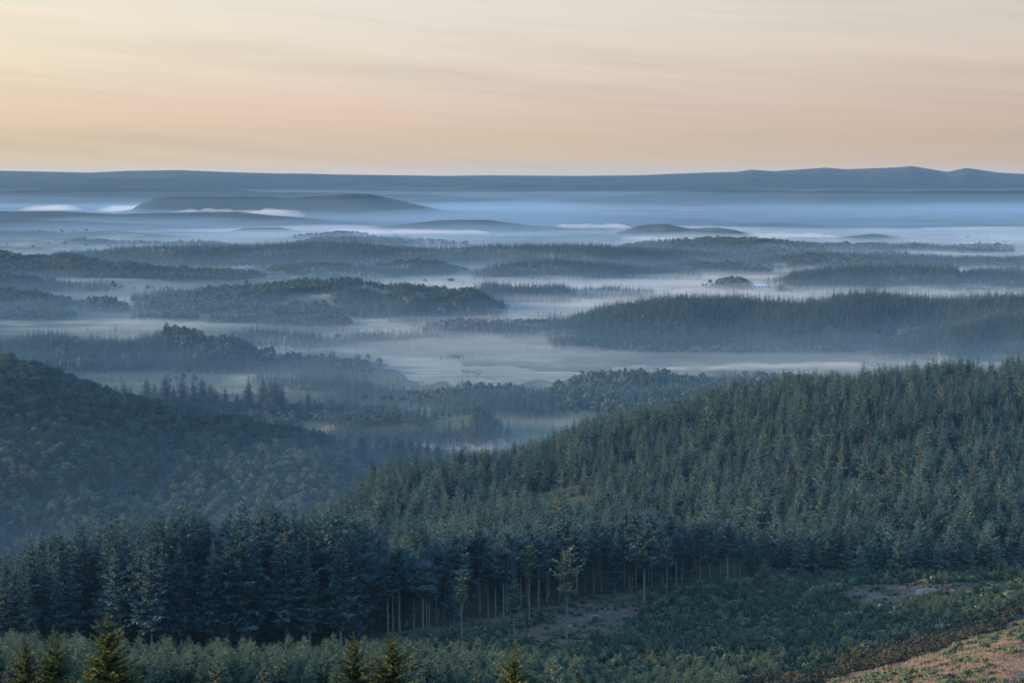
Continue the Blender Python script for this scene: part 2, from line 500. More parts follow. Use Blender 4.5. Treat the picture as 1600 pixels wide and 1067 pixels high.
def trunk_geo(h, r0, r1, rg, sides=7, segs=6, bend=0.012):
    V, Fc = [], []
    ph = rg.uniform(0, 6.28)
    for i in range(segs + 1):
        t = i / segs
        r = r0 * (1 - t) ** 0.85 + r1 * t
        if i == 0:
            r *= 1.25
        ox = math.sin(t * 3 + ph) * bend * h * t
        oy = math.cos(t * 2.3 + ph) * bend * h * t
        for k in range(sides):
            a = 2 * PI * k / sides
            V.append((ox + r * math.cos(a), oy + r * math.sin(a), h * t - (0.6 if i == 0 else 0)))
    for i in range(segs):
        for k in range(sides):
            a = i * sides + k; b = i * sides + (k + 1) % sides
            Fc.append((a, b, b + sides, a + sides))
    V.append((V[-1][0], V[-1][1], h))
    top = len(V) - 1
    for k in range(sides):
        Fc.append((segs * sides + k, segs * sides + (k + 1) % sides, top))
    return V, Fc


def blade(V, Fc, p, d, side, ln, wd):
    """a lance shaped tuft of two triangles folded along its length"""
    q = p + d * ln
    m = p + d * (ln * 0.42)
    i = len(V)
    V.extend((p, m + side * wd, q, m - side * wd))
    Fc.append((i, i + 1, i + 2, i + 3))


def conifer_geo(h, rad, rg, bare=0.06, whorls=26, per=6, twigs=5, shape='cone', droop=0.35, fat=1.0, ragged=0.25, hang=1, tuft=1.0):
    """branches in whorls, each a drooping spine feathered with needle tufts"""
    V, Fc = [], []
    up = Vector((0, 0, 1))
    for wi in range(whorls):
        t = (wi + rg.uniform(-0.35, 0.35)) / whorls
        t = min(max(t, 0), 0.985)
        z0 = h * (bare + (1 - bare) * t)
        if shape == 'cone':
            L = rad * (1 - t) ** 0.74 * min(1, 0.55 + t * 4)
        elif shape == 'column':
            L = rad * (1 - t ** 2.2) * min(1, 0.6 + t * 3)
        elif shape == 'round':
            L = rad * math.sqrt(max(0.0, 1 - (2 * abs(t - 0.38)) ** 2 if t < 0.38 else 1 - ((t - 0.38) / 0.66) ** 2)) * 0.95 + 0.05 * rad
        else:   # wind combed old fir
            L = rad * (1 - t) ** 0.6 * rg.uniform(0.6, 1.0)
        L = max(L, rad * 0.05)
        n = max(3, int(per * (0.65 + 0.35 * (1 - t))))
        a0 = rg.uniform(0, 6.28)
        for b in range(n):
            az = a0 + 2 * PI * b / n + rg.uniform(-0.35, 0.35)
            Lb = L * rg.uniform(1 - ragged * 1.6, 1 + ragged * 0.6)
            out = Vector((math.cos(az), math.sin(az), 0))
            tan = Vector((-math.sin(az), math.cos(az), 0))
            rise = 0.55 * t - droop * (1 - t) + rg.uniform(-0.12, 0.12)
            prev = Vector((0, 0, z0))
            for k in range(twigs):
                f = (k + 1) / twigs
                zc = z0 + Lb * (rise * f + 0.16 * f * f * (1 if shape != 'round' else 0.6))
                pnt = Vector((0, 0, 0)) + out * (Lb * f) + Vector((0, 0, zc))
                d = (pnt - prev).normalized()
                ln = Lb * (0.62 - 0.30 * f) * rg.uniform(0.75, 1.25) * tuft
                wd = ln * 0.26 * fat
                for sgn in (-1, 1):
                    dd = (d * 0.75 + tan * sgn * rg.uniform(0.5, 1.0) + up * rg.uniform(-0.30, 0.10)).normalized()
                    sd_ = dd.cross(up).normalized() * 0.8 + up * rg.uniform(-0.7, 0.7)
                    blade(V, Fc, prev.lerp(pnt, rg.uniform(0.1, 0.9)), dd, sd_, ln, wd)
                for q_ in range(hang):
                    dd = (d * 0.5 + tan * rg.uniform(-0.5, 0.5) - up * rg.uniform(0.4, 0.9)).normalized()
                    blade(V, Fc, prev.lerp(pnt, rg.uniform(0, 0.8)), dd, tan * 0.8 + out * rg.uniform(-0.6, 0.6), ln * 0.75, wd * 1.1)
                if k == twigs - 1:
                    blade(V, Fc, prev, d, tan * 0.7 + up * rg.uniform(-0.6, 0.6), (pnt - prev).length * 1.7, wd)
                prev = pnt
    # leader
    for k in range(5):
        az = rg.uniform(0, 6.28)
        dd = Vector((math.cos(az) * 0.35, math.sin(az) * 0.35, 1)).normalized()
        blade(V, Fc, Vector((0, 0, h * (0.93 + 0.012 * k))), dd, Vector((math.sin(az), -math.cos(az), 0)), h * 0.032, h * 0.005 * fat)
    return V, Fc


def broad_geo(h, rad, rg, lobes=14, per=45, leaf=0.55, low=0.28):
    """lobed crown: leaf clusters spread over and inside uneven lobes"""
    V, Fc = [], []
    cz = h * (low + (1 - low) * 0.52)
    hz = h * (1 - low) * 0.5
    cs = []
    for i in range(lobes):
        while True:
            q = Vector((rg.uniform(-1, 1), rg.uniform(-1, 1), rg.uniform(-1, 1)))
            if 0.25 < q.length < 1:
                break
        q *= 0.72
        cs.append((Vector((q.x * rad, q.y * rad, cz + q.z * hz)), rad * rg.uniform(0.30, 0.50)))
    for c, r in cs:
        for k in range(per):
            n = Vector((rg.gauss(0, 1), rg.gauss(0, 1), rg.gauss(0, 1) + 0.25)).normalized()
            p = c + n * r * rg.uniform(0.72, 1.05)
            nn = (n + Vector((rg.uniform(-0.6, 0.6), rg.uniform(-0.6, 0.6), rg.uniform(-0.4, 0.6)))).normalized()
            a = nn.orthogonal().normalized()
            b = nn.cross(a)
            ph = rg.uniform(0, 6.28)
            a, b = a * math.cos(ph) + b * math.sin(ph), b * math.cos(ph) - a * math.sin(ph)
            s1 = leaf * rg.uniform(0.6, 1.3); s2 = s1 * rg.uniform(0.45, 0.8)
            i = len(V)
            V.extend((p - a * s1, p - b * s2 + nn * 0.1 * s1, p + a * s1, p + b * s2 + nn * 0.1 * s1))
            Fc.append((i, i + 1, i + 2, i + 3))
    return V, Fc, cs


def limb_geo(V, Fc, p, q, r0, r1, sides=5):
    d = (q - p).normalized()
    a = d.orthogonal().normalized(); b = d.cross(a)
    i = len(V)
    for pt, r in ((p, r0), (q, r1)):
        for k in range(sides):
            an = 2 * PI * k / sides
            V.append(pt + a * math.cos(an) * r + b * math.sin(an) * r)
    for k in range(sides):
        Fc.append((i + k, i + (k + 1) % sides, i + sides + (k + 1) % sides, i + sides + k))


class Kind:
    """a plant variant: separate trunk and crown meshes, and both joined for masses"""
    count = 0

    def __init__(s, name, tv, tf, cv, cf, bark, leaf, h):
        s.h = h
        s.trunk = mesh_from(name + '_trunk', tv, tf, [bark], smooth=True)
        s.crown = mesh_from(name + '_crown', cv, cf, [leaf])
        n = len(tv)
        allf = list(tf) + [tuple(i + n for i in f) for f in cf]
        s.joined = mesh_from(name, list(tv) + list(cv), allf, [bark, leaf], [0] * len(tf) + [1] * len(cf))
        Kind.count += 1
        s.ob = bpy.data.objects.new('%s_%03d' % (name, Kind.count), s.joined)


def conifer_kind(name, h, rad, seed, leaf, bark=None, tr=0.011, **kw):
    rg = random.Random(seed)
    tv, tf = trunk_geo(h * (0.93 if kw.get('bare', 0) > 0.3 else 0.86), h * tr, h * 0.001, rg, bend=0.004)
    cv, cf = conifer_geo(h, rad, rg, **kw)
    # dead snags under a bare crown
    if kw.get('bare', 0) > 0.25:
        for k in range(14):
            z = h * rg.uniform(0.12, kw['bare'])
            az = rg.uniform(0, 6.28)
            p = Vector((0, 0, z)); q = p + Vector((math.cos(az), math.sin(az), rg.uniform(-0.3, 0.15))) * rg.uniform(0.5, 1.6)
            limb_geo(tv, tf, p, q, 0.03, 0.01, 3)
    return Kind(name, tv, tf, cv, cf, bark or M_BARK, leaf, h)


def broad_kind(name, h, rad, seed, leaf, lobes=14, per=45, size=0.55, low=0.28):
    rg = random.Random(seed)
    tv, tf = trunk_geo(h * 0.7, h * 0.022, h * 0.006, rg, sides=6, segs=4, bend=0.02)
    cv, cf, cs = broad_geo(h, rad, rg, lobes, per, size, low)
    for c, r in cs[:7]:
        p = Vector((0, 0, h * rg.uniform(0.22, 0.45)))
        limb_geo(tv, tf, p, c, h * 0.010, h * 0.003, 4)
    return Kind(name, tv, tf, cv, cf, M_DBARK, leaf, h)


K = {}
# tall stand spruces (unit: real metres), green to the ground and bare-stemmed
K['tall'] = [conifer_kind('tall_spruce', 30, 5.6, 10 + i, M_SPRUCE, bare=0.10, whorls=36, per=7, twigs=5, fat=1.1, ragged=0.35, droop=0.30) for i in range(4)] + \
            [conifer_kind('tall_spruce', 30, 4.6, 20 + i, M_SPRUCE, bare=0.16, whorls=34, per=7, twigs=5, fat=1.2, ragged=0.4, droop=0.25) for i in range(2)]
K['stem'] = [conifer_kind('stem_spruce', 28, 4.2, 30 + i, M_SPRUCE, bare=0.42 + 0.04 * i, whorls=24, per=7, twigs=5, ragged=0.45, droop=0.2, shape='column') for i in range(5)]
K['young'] = [conifer_kind('young_spruce', 6, 2.1, 40 + i, M_YOUNG, bare=0.03, whorls=17, per=7, twigs=5, ragged=0.25, droop=0.02, fat=1.0, hang=1, tr=0.009, bark=M_DBARK) for i in range(4)]
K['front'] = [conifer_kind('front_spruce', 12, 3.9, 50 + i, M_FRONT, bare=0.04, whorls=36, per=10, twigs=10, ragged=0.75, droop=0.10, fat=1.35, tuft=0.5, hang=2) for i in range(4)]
K['hill'] = [conifer_kind('hill_spruce', 15, 3.3, 60 + i, M_HILL, bark=M_DBARK, tr=0.008, bare=0.05, whorls=20, per=7, twigs=3, ragged=0.35, droop=0.18, fat=1.35, hang=2) for i in range(6)]
K['hill2'] = [conifer_kind('hill_spruce_old', 15, 3.6, 160, M_HILL, bark=M_DBARK, tr=0.009, bare=0.10, whorls=18, per=6, twigs=4, ragged=0.55, droop=0.30, fat=1.2, hang=2, shape='old'),
              conifer_kind('hill_spruce_slim', 15, 2.2, 161, M_HILL, bark=M_DBARK, tr=0.009, bare=0.05, whorls=22, per=6, twigs=3, ragged=0.4, droop=0.25, fat=1.4, hang=2),
              conifer_kind('hill_spruce_thin', 15, 2.9, 162, M_PINE, bark=M_DBARK, tr=0.009, bare=0.12, whorls=16, per=5, twigs=4, ragged=0.7, droop=0.05, fat=1.0, hang=1)]
K['pine'] = [conifer_kind('bare_pine', 22, 3.1, 70, M_PINE, bare=0.52, whorls=15, per=8, twigs=6, shape='round', droop=-0.1, fat=1.1, ragged=0.55, tr=0.011, tuft=0.75),
             conifer_kind('bare_pine', 22, 2.0, 71, M_PINE, bare=0.60, whorls=14, per=7, twigs=5, shape='round', droop=0.0, fat=1.2, ragged=0.5, tr=0.010),
             conifer_kind('bare_pine', 22, 2.6, 72, M_YOUNG, bare=0.45, whorls=19, per=7, twigs=5, shape='column', droop=0.1, ragged=0.5, tr=0.010)]
K['broad'] = [broad_kind('broadleaf', 12, 4.6, 80 + i, M_LEAF, lobes=15, per=95, size=0.40) for i in range(5)]
K['farcon'] = [conifer_kind('far_conifer', 18, 3.8, 90 + i, M_SPRUCE, bare=0.03, whorls=11, per=5, twigs=2, ragged=0.4, droop=0.2, fat=1.9, hang=2, tr=0.008, bark=M_DBARK) for i in range(4)]
K['farleaf'] = [broad_kind('far_broadleaf', 14, 6.0, 100 + i, M_LEAF, lobes=8, per=14, size=1.9, low=0.12) for i in range(4)]
K['bush'] = [broad_kind('low_bush', 1.5, 1.3, 110 + i, M_BUSH, lobes=7, per=26, size=0.26, low=0.02) for i in range(4)]
K['heath'] = [broad_kind('heath_clump', 0.9, 1.2, 120 + i, M_HEATH, lobes=7, per=22, size=0.22, low=0.0) for i in range(3)]


def grass_kind(seed):
    rg = random.Random(seed)
    V, Fc = [], []
    for k in range(34):
        a = rg.uniform(0, 6.28); r = 0.55 * math.sqrt(rg.random())
        p = Vector((r * math.cos(a), r * math.sin(a), -0.03))
        ln = rg.uniform(0.35, 0.75)
        an = rg.uniform(0, 6.28)
        tip = p + Vector((math.cos(an) * 0.35, math.sin(an) * 0.35, 0.8)) * ln
        sd_ = Vector((-math.sin(an), math.cos(an), 0)) * 0.03
        i = len(V)
        V.extend((p - sd_, p + sd_, tip))
        Fc.append((i, i + 1, i + 2))
    o = bpy.data.objects.new('grass_tuft_%d' % seed, mesh_from('grass_tuft', V, Fc, [M_GRASS]))
    return o


G_TUFT = [grass_kind(200 + i) for i in range(3)]


# ------------------------------------------------------------------ making things and masses
def setp(o, label=None, cat=None, group=None, kind=None):
    if label: o['label'] = label
    if cat: o['category'] = cat
    if group: o['group'] = group
    if kind: o['kind'] = kind
    return o


def tree(name, kind, loc, h, rot, label, cat, group=None, wide=1.0):
    root = bpy.data.objects.new(name, None)
    root.empty_display_size = 0.5
    k = h / kind.h
    root.location = loc
    root.rotation_euler = (0, 0, rot)
    root.scale = (k * wide, k * wide, k)
    col.objects.link(root)
    for nm, me in (('trunk', kind.trunk), ('crown', kind.crown)):
        c = bpy.data.objects.new(nm, me)
        c.parent = root
        col.objects.link(c)
    setp(root, label, cat, group)
    return root


def scatter_group(name, objs):
    g = bpy.data.node_groups.new(name, 'GeometryNodeTree')
    g.interface.new_socket('Geometry', in_out='INPUT', socket_type='NodeSocketGeometry')
    g.interface.new_socket('Geometry', in_out='OUTPUT', socket_type='NodeSocketGeometry')
    c = bpy.data.collections.new(name + '_kinds')
    for o in objs:
        c.objects.link(o)
    n = g.nodes
    gi = n.new('NodeGroupInput'); go = n.new('NodeGroupOutput')
    ci = n.new('GeometryNodeCollectionInfo')
    ci.inputs['Collection'].default_value = c
    ci.inputs['Separate Children'].default_value = True
    ci.inputs['Reset Children'].default_value = True
    ip = n.new('GeometryNodeInstanceOnPoints')
    ip.inputs['Pick Instance'].default_value = True

    def attr(nm, typ):
        a = n.new('GeometryNodeInputNamedAttribute')
        a.data_type = typ
        a.inputs['Name'].default_value = nm
        return a.outputs['Attribute']
    ce = n.new('ShaderNodeCombineXYZ')
    L = g.links.new
    L(attr('rot', 'FLOAT'), ce.inputs['Z'])
    L(gi.outputs[0], ip.inputs['Points'])
    L(ci.outputs[0], ip.inputs['Instance'])
    L(attr('pick', 'INT'), ip.inputs['Instance Index'])
    L(ce.outputs[0], ip.inputs['Rotation'])
    L(attr('size', 'FLOAT_VECTOR'), ip.inputs['Scale'])
    L(ip.outputs[0], go.inputs[0])
    return g


def scatter(name, pts, size, pick, objs, label, cat, wide=None):
    """one countless mass: every point carries one plant"""
    n = len(pts)
    me = bpy.data.meshes.new(name)
    me.vertices.add(n)
    me.vertices.foreach_set('co', np.asarray(pts, np.float32).ravel())
    size = np.asarray(size, float)
    wide = np.ones(n) if wide is None else wide
    sv_ = np.stack([size * wide, size * wide, size], 1).astype(np.float32)
    me.attributes.new('size', 'FLOAT_VECTOR', 'POINT').data.foreach_set('vector', sv_.ravel())
    me.attributes.new('rot', 'FLOAT', 'POINT').data.foreach_set('value', rng.uniform(0, 6.28, n).astype(np.float32))
    me.attributes.new('pick', 'INT', 'POINT').data.foreach_set('value', np.asarray(pick, np.int32))
    o = bpy.data.objects.new(name, me)
    col.objects.link(o)
    md = o.modifiers.new('scatter', 'NODES')
    md.node_group = scatter_group(name, objs)
    setp(o, label, cat, kind='stuff')
    return o


def jitter_grid(x0, x1, y0, y1, sp):
    xs = np.arange(x0, x1, sp); ys = np.arange(y0, y1, sp)
    gx, gy = np.meshgrid(xs, ys)
    gx = gx.ravel() + rng.uniform(-0.42, 0.42, gx.size) * sp
    gy = gy.ravel() + rng.uniform(-0.42, 0.42, gy.size) * sp
    return gx, gy


def proj(x, y, z):
    """picture position of a point"""
    z = z - EYE
    f = y * cp - z * sp
    v_ = y * sp + z * cp
    return W / 2 + F * x / f, Hh / 2 - F * v_ / f


# ------------------------------------------------------------------ ground sheet
def build_ground():
    a_in = np.linspace(R(-25), R(25), 520)
    a_l = np.linspace(R(-180), R(-25), 90)[:-1]
    a_r = np.linspace(R(25), R(180), 90)[1:]
    ang = np.concatenate([a_l, a_in, a_r])
    rad = np.concatenate([np.linspace(3, 200, 30)[:-1], np.linspace(200, 520, 130)[:-1], np.geomspace(520, 42000, 460)])
    A, RR = np.meshgrid(ang, rad)
    X = np.sin(A) * RR; Y = np.cos(A) * RR
    Z = ground_z(X.ravel(), Y.ravel()).reshape(X.shape)
    na, nr = len(ang), len(rad)
    V = np.stack([X.ravel(), Y.ravel(), Z.ravel()], 1)
    V = np.vstack([V, [[0, 0, 298]]])
    i = np.arange(nr - 1)[:, None] * na + np.arange(na - 1)[None, :]
    q = np.stack([i, i + 1, i + na + 1, i + na], -1).reshape(-1, 4)[:, ::-1]
    me = bpy.data.meshes.new('ground')
    nq = len(q)
    tri = np.array([[k, len(V) - 1, k + 1] for k in range(na - 1)])
    nt = len(tri)
    me.vertices.add(len(V)); me.vertices.foreach_set('co', V.astype(np.float32).ravel())
    me.loops.add(nq * 4 + nt * 3)
    me.loops.foreach_set('vertex_index', np.concatenate([q.ravel(), tri.ravel()]).astype(np.int32))
    me.polygons.add(nq + nt)
    me.polygons.foreach_set('loop_start', np.concatenate([np.arange(nq) * 4, nq * 4 + np.arange(nt) * 3]).astype(np.int32))
    me.polygons.foreach_set('use_smooth', np.ones(nq + nt, bool))
    bare = bare_mask(V[:, 0], V[:, 1], V[:, 2])
    me.attributes.new('dry', 'FLOAT', 'POINT').data.foreach_set('value', bare.astype(np.float32))
    me.update(calc_edges=True)
    me.validate()
    o = bpy.data.objects.new('ground', me)
    col.objects.link(o)
    o['kind'] = 'structure'
    me.materials.append(ground_mat())
    return o


def bare_mask(x, y, z):
    """dry grass without young trees: two clearings and the near slope"""
    u, v = proj(x, np.maximum(y, 1), z)
    near = (y > 120) & (y < 560)
    nz_ = (fbm(x / 14, y / 14, 77, 4) - 0.5) * 2
    wob = nz_ * 16

    def line(pts):
        return np.interp(u, [p[0] for p in pts], [p[1] for p in pts])
    # lower right slope: everything under this line
    m1 = sstep(-6, 10, v + wob * 0.6 - line([(1150, 1130), (1260, 1075), (1330, 1050), (1450, 1020), (1540, 990), (1600, 965), (2000, 860)]))
    # strip of cleared ground by the lone pine
    mid = line([(780, 1003), (850, 990), (880, 985), (930, 975), (960, 965), (990, 950)])
    hw = line([(760, 0), (850, 16), (900, 28), (970, 32), (990, 18), (1010, 0)])
    m2 = sstep(8, -6, np.abs(v + wob * 0.5 - mid) - hw) * (u > 770) * (u < 1015)
    mid3 = line([(600, 1000), (700, 985), (800, 968), (880, 950), (960, 940), (1000, 935)])
    m3 = sstep(6, -4, np.abs(v + wob * 0.4 - mid3) - 7) * (u > 600) * (u < 1000) * 0.8
    # pale patch in the young plantation
    mid4 = line([(1320, 932), (1380, 932), (1430, 925), (1500, 920), (1560, 915)])
    hw4 = line([(1300, 0), (1340, 15), (1400, 16), (1450, 11), (1500, 8), (1600, 5)])
    m4 = sstep(5, -4, np.abs(v + wob * 0.25 - mid4) - hw4) * (u > 1305) * (u < 1610)
    return np.clip(np.maximum(np.maximum(m1, m2), np.maximum(m3, m4)), 0, 1) * near


def ground_mat():
    m, t = new_mat('ground_cover')
    ge = t.add('ShaderNodeNewGeometry')
    at = t.add('ShaderNodeAttribute', attribute_name='dry')

    def noise(sc_, det=5, rough=0.55):
        n = t.add('ShaderNodeTexNoise')
        n.inputs['Scale'].default_value = sc_
        n.inputs['Detail'].default_value = det
        n.inputs['Roughness'].default_value = rough
        t.link(ge.outputs['Position'], n.inputs['Vector'])
        return n.outputs['Fac']
    n1, n2, n3, n4 = noise(0.35, 6), noise(0.045, 5), noise(0.004, 6, 0.6), noise(2.2, 4, 0.7)
    floor_ = t.ramp(n1, [(0.3, (0.030, 0.035, 0.022)), (0.7, (0.065, 0.075, 0.040))])
    land = t.ramp(n3, [(0.40, (0.030, 0.045, 0.030)), (0.52, (0.045, 0.065, 0.040)), (0.58, (0.10, 0.115, 0.065)), (0.66, (0.21, 0.19, 0.13)), (0.74, (0.26, 0.22, 0.16))])
    sp_ = t.add('ShaderNodeSeparateXYZ')
    t.link(ge.outputs['Position'], sp_.inputs[0])
    farf = t.math('MULTIPLY', t.math('SUBTRACT', sp_.outputs[1], 1300), 1 / 500, clamp=True)
    c = t.mix(farf, floor_, land)
    n5 = noise(0.0011, 6, 0.65)
    vfar = t.math('MULTIPLY', t.math('SUBTRACT', sp_.outputs[1], 6600), 1 / 1200, clamp=True)
    c = t.mix(vfar, c, t.ramp(n5, [(0.35, (0.014, 0.026, 0.026)), (0.58, (0.022, 0.036, 0.034)), (0.74, (0.060, 0.068, 0.056))]))
    dry = t.ramp(t.math('ADD', t.math('MULTIPLY', n1, 0.6), t.math('MULTIPLY', n4, 0.4)),
                 [(0.30, (0.12, 0.095, 0.078)), (0.5, (0.23, 0.185, 0.155)), (0.72, (0.29, 0.235, 0.20))])
    c = t.mix(at.outputs['Fac'], c, dry)
    p = t.add('ShaderNodeBsdfPrincipled')
    p.inputs['Roughness'].default_value = 0.95
    p.inputs['Specular IOR Level'].default_value = 0.1
    t.link(c, p.inputs['Base Color'])
    bp = t.add('ShaderNodeBump')
    bp.inputs['Strength'].default_value = 0.8
    bp.inputs['Distance'].default_value = 0.4
    t.link(t.math('ADD', n1, t.math('MULTIPLY', n4, 0.35)), bp.inputs['Height'])
    t.link(bp.outputs[0], p.inputs['Normal'])
    o = t.add('ShaderNodeOutputMaterial')
    t.link(p.outputs[0], o.inputs['Surface'])
    return m


ground = build_ground()


# ------------------------------------------------------------------ air: haze and the mist lying in the valley
def vol_mat(name, density, color, aniso=0.0, absorb=(0, 0, 0)):
    m, t = new_mat(name)
    p = t.add('ShaderNodeVolumePrincipled')
    p.inputs['Color'].default_value = (*color, 1)
    p.inputs['Density'].default_value = density
    p.inputs['Anisotropy'].default_value = aniso
    p.inputs['Absorption Color'].default_value = (*absorb, 1)
    p.inputs['Density Attribute'].default_value = ''
    o = t.add('ShaderNodeOutputMaterial')
    t.link(p.outputs[0], o.inputs['Volume'])
    return m


def box(name, x0, x1, y0, y1, z0, z1, mat, label, cat):
    V = [(x, y, z) for z in (z0, z1) for y in (y0, y1) for x in (x0, x1)]
    Fc = [(0, 2, 3, 1), (4, 5, 7, 6), (0, 1, 5, 4), (2, 6, 7, 3), (0, 4, 6, 2), (1, 3, 7, 5)]
    o = bpy.data.objects.new(name, mesh_from(name, V, Fc, [mat]))
    col.objects.link(o)
    setp(o, label, cat, kind='stuff')
    return o


def slab(name, x0, x1, y0, y1, nx, ny, topf, z0, mat, label, cat, power=1.0):
    """closed body of mist: flat underside in the ground, uneven top"""
    tx = np.linspace(-1, 1, nx); ty = np.linspace(0, 1, ny) ** power
    X, Y = np.meshgrid((x0 + x1) / 2 + (x1 - x0) / 2 * tx, y0 + (y1 - y0) * ty)
    Z = np.maximum(topf(X, Y), z0 + 1.0)
    top = np.stack([X.ravel(), Y.ravel(), Z.ravel()], 1)
    bot = top.copy(); bot[:, 2] = z0
    V = np.vstack([top, bot])
    n = nx * ny
    Fc = []
    for j in range(ny - 1):
        for i in range(nx - 1):
            a = j * nx + i
            Fc.append((a, a + 1, a + nx + 1, a + nx))
            Fc.append((n + a, n + a + nx, n + a + nx + 1, n + a + 1))
    rim = [i for i in range(nx)] + [j * nx + nx - 1 for j in range(1, ny)] + \
          [(ny - 1) * nx + i for i in range(nx - 2, -1, -1)] + [j * nx for j in range(ny - 2, 0, -1)]
    for k in range(len(rim)):
        a, b = rim[k], rim[(k + 1) % len(rim)]
        Fc.append((b, a, n + a, n + b))
    o = bpy.data.objects.new(name, mesh_from(name, V, Fc, [mat]))
    col.objects.link(o)
    setp(o, label, cat, kind='stuff')
    return o


HAZE_COL = (0.36, 0.66, 1.0)
M_HAZE = vol_mat('haze_air', 1.0e-5, HAZE_COL, 0.0)
box('haze', -46000, 46000, -46000, 46000, -60, 545, M_HAZE, 'pale blue morning haze filling the air over the whole valley', 'haze')

# the mist thins upwards: bodies of even density, each reaching a little higher and thinner than the one below
M_BASIN = vol_mat('basin_haze_air', 4.6e-5, (0.30, 0.62, 1.0), 0.0)
slab('basin_haze', -2600, 2600, 120, 4200, 30, 50,
     lambda x, y: 270 + (fbm(x / 400, y / 500, 40, 2) - 0.5) * 20 - 262 * sstep(600, 2600, y), -45, M_BASIN,
     'clear blue morning air filling the shaded basin below the viewpoint', 'haze')
M_VHAZE = vol_mat('valley_haze_air', 4.2e-5, (0.40, 0.67, 0.98), 0.0)
slab('valley_haze', -16000, 16000, 560, 36000, 60, 120,
     lambda x, y: 115 + 35 * sstep(4500, 10000, y) + (fbm(x / (900 + y * 0.15), y / 1500, 41, 3) - 0.5) * 90, -40, M_VHAZE,
     'blue haze pooled in the wide valley between the wooded hills', 'haze', power=2.2)
M_HMIST = vol_mat('high_mist_air', 2.2e-4, (0.40, 0.68, 1.0), 0.1)
slab('high_mist', -14000, 14000, 1440, 30000, 100, 180,
     lambda x, y: -16 + 60 * sstep(1300, 2600, y) + 60 * (fbm(x / (350 + y * 0.1), y / (350 + y * 0.12), 44, 4) - 0.5), -36, M_HMIST,
     'thin mist reaching up the flanks of the wooded ridges', 'mist', power=2.0)
M_MMIST = vol_mat('mid_mist_air', 3.8e-4, (0.92, 0.94, 0.97), 0.15)


def low_top(x, y):
    return -4 + 18 * sstep(1300, 2300, y) + (64 - 20 * sstep(3000, 5000, y)) * (fbm(x / (260 + y * 0.1), y / (230 + y * 0.12), 47, 4) - 0.48) + 7 * sstep(3000, 5000, y)


slab('low_mist', -2000, 2000, 1430, 3400, 110, 110, low_top, -33, M_MMIST,
     'soft grey mist between the feet of the wooded ridges', 'mist', power=1.2)
M_FMIST = vol_mat('far_mist_air', 8e-4, (0.74, 0.86, 1.0), 0.0)
slab('far_low_mist', -7000, 7000, 3404, 10500, 150, 120, lambda x, y: low_top(x, y) - 40 * sstep(7500, 10000, y), -33, M_FMIST,
     'blue-grey mist filling the troughs between the farther wooded ridges', 'mist', power=1.3)
M_MIST = vol_mat('mist_air', 1.7e-3, (1.0, 0.97, 0.94), 0.0)  # warmth of the sunlight put into the scattering colour


def thin_over_fields(x, y):
    return 1 - 0.92 * np.exp(-(((x + 50) / 270) ** 2 + ((y - 2120) / 190) ** 2))


def mist_top(x, y):
    big = sstep(0.30, 0.74, fbm(x / (170 + y * 0.10), y / (110 + y * 0.07), 51, 4))
    wisp = fbm(x / 95, y / 48, 57, 4, 0.6) - 0.5
    z = 1.5 + 9 * sstep(2000, 1600, y) + 16 * np.clip(y / 2600, 0.6, 1.0) * (1 - 0.35 * sstep(3000, 5000, y)) * big * thin_over_fields(x, y) * (1 + 1.7 * wisp)
    return z - 34 * sstep(4800, 9500, y)


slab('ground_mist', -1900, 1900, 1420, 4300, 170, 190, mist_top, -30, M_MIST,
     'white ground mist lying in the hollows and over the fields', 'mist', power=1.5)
M_FGMIST = vol_mat('far_sun_tinted_mist_air', 8e-4, (1.0, 0.96, 0.92), 0.0)  # scattering colour carries sunlight warmth, a little stronger than nearby
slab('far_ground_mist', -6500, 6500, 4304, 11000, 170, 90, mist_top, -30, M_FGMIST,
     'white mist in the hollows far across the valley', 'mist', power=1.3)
M_GULLY = vol_mat('gully_mist_air', 1.3e-4, (0.36, 0.68, 1.0), 0.0)
slab('gully_mist', -620, 60, 520, 1170, 30, 30,
     lambda x, y: 124 - 40 * sstep(1000, 1170, y) + (fbm(x / 120, y / 120, 43, 3) - 0.5) * 40, -35, M_GULLY,
     'thin blue mist filling the gully below the sloping hill', 'mist')
M_GULLY2 = vol_mat('gully_bottom_air', 3.4e-4, (0.46, 0.74, 1.0), 0.0)
slab('gully_bottom_mist', -600, 40, 560, 1140, 40, 40,
     lambda x, y: 84 + (fbm(x / 90, y / 90, 45, 3) - 0.5) * 34, -34, M_GULLY2,
     'paler mist on the bottom of the gully below the sloping hill', 'mist')

M_BANK = vol_mat('fog_bank_air', 7e-3, (1.0, 0.95, 0.90), 0.0)  # peach of the sunlight tinted into the fog's own scattering colour
M_BANKF = vol_mat('far_fog_bank_air', 1.7e-3, (1.0, 0.94, 0.86), 0.0)  # distant banks: deeper sunlit peach painted into the scattering colour


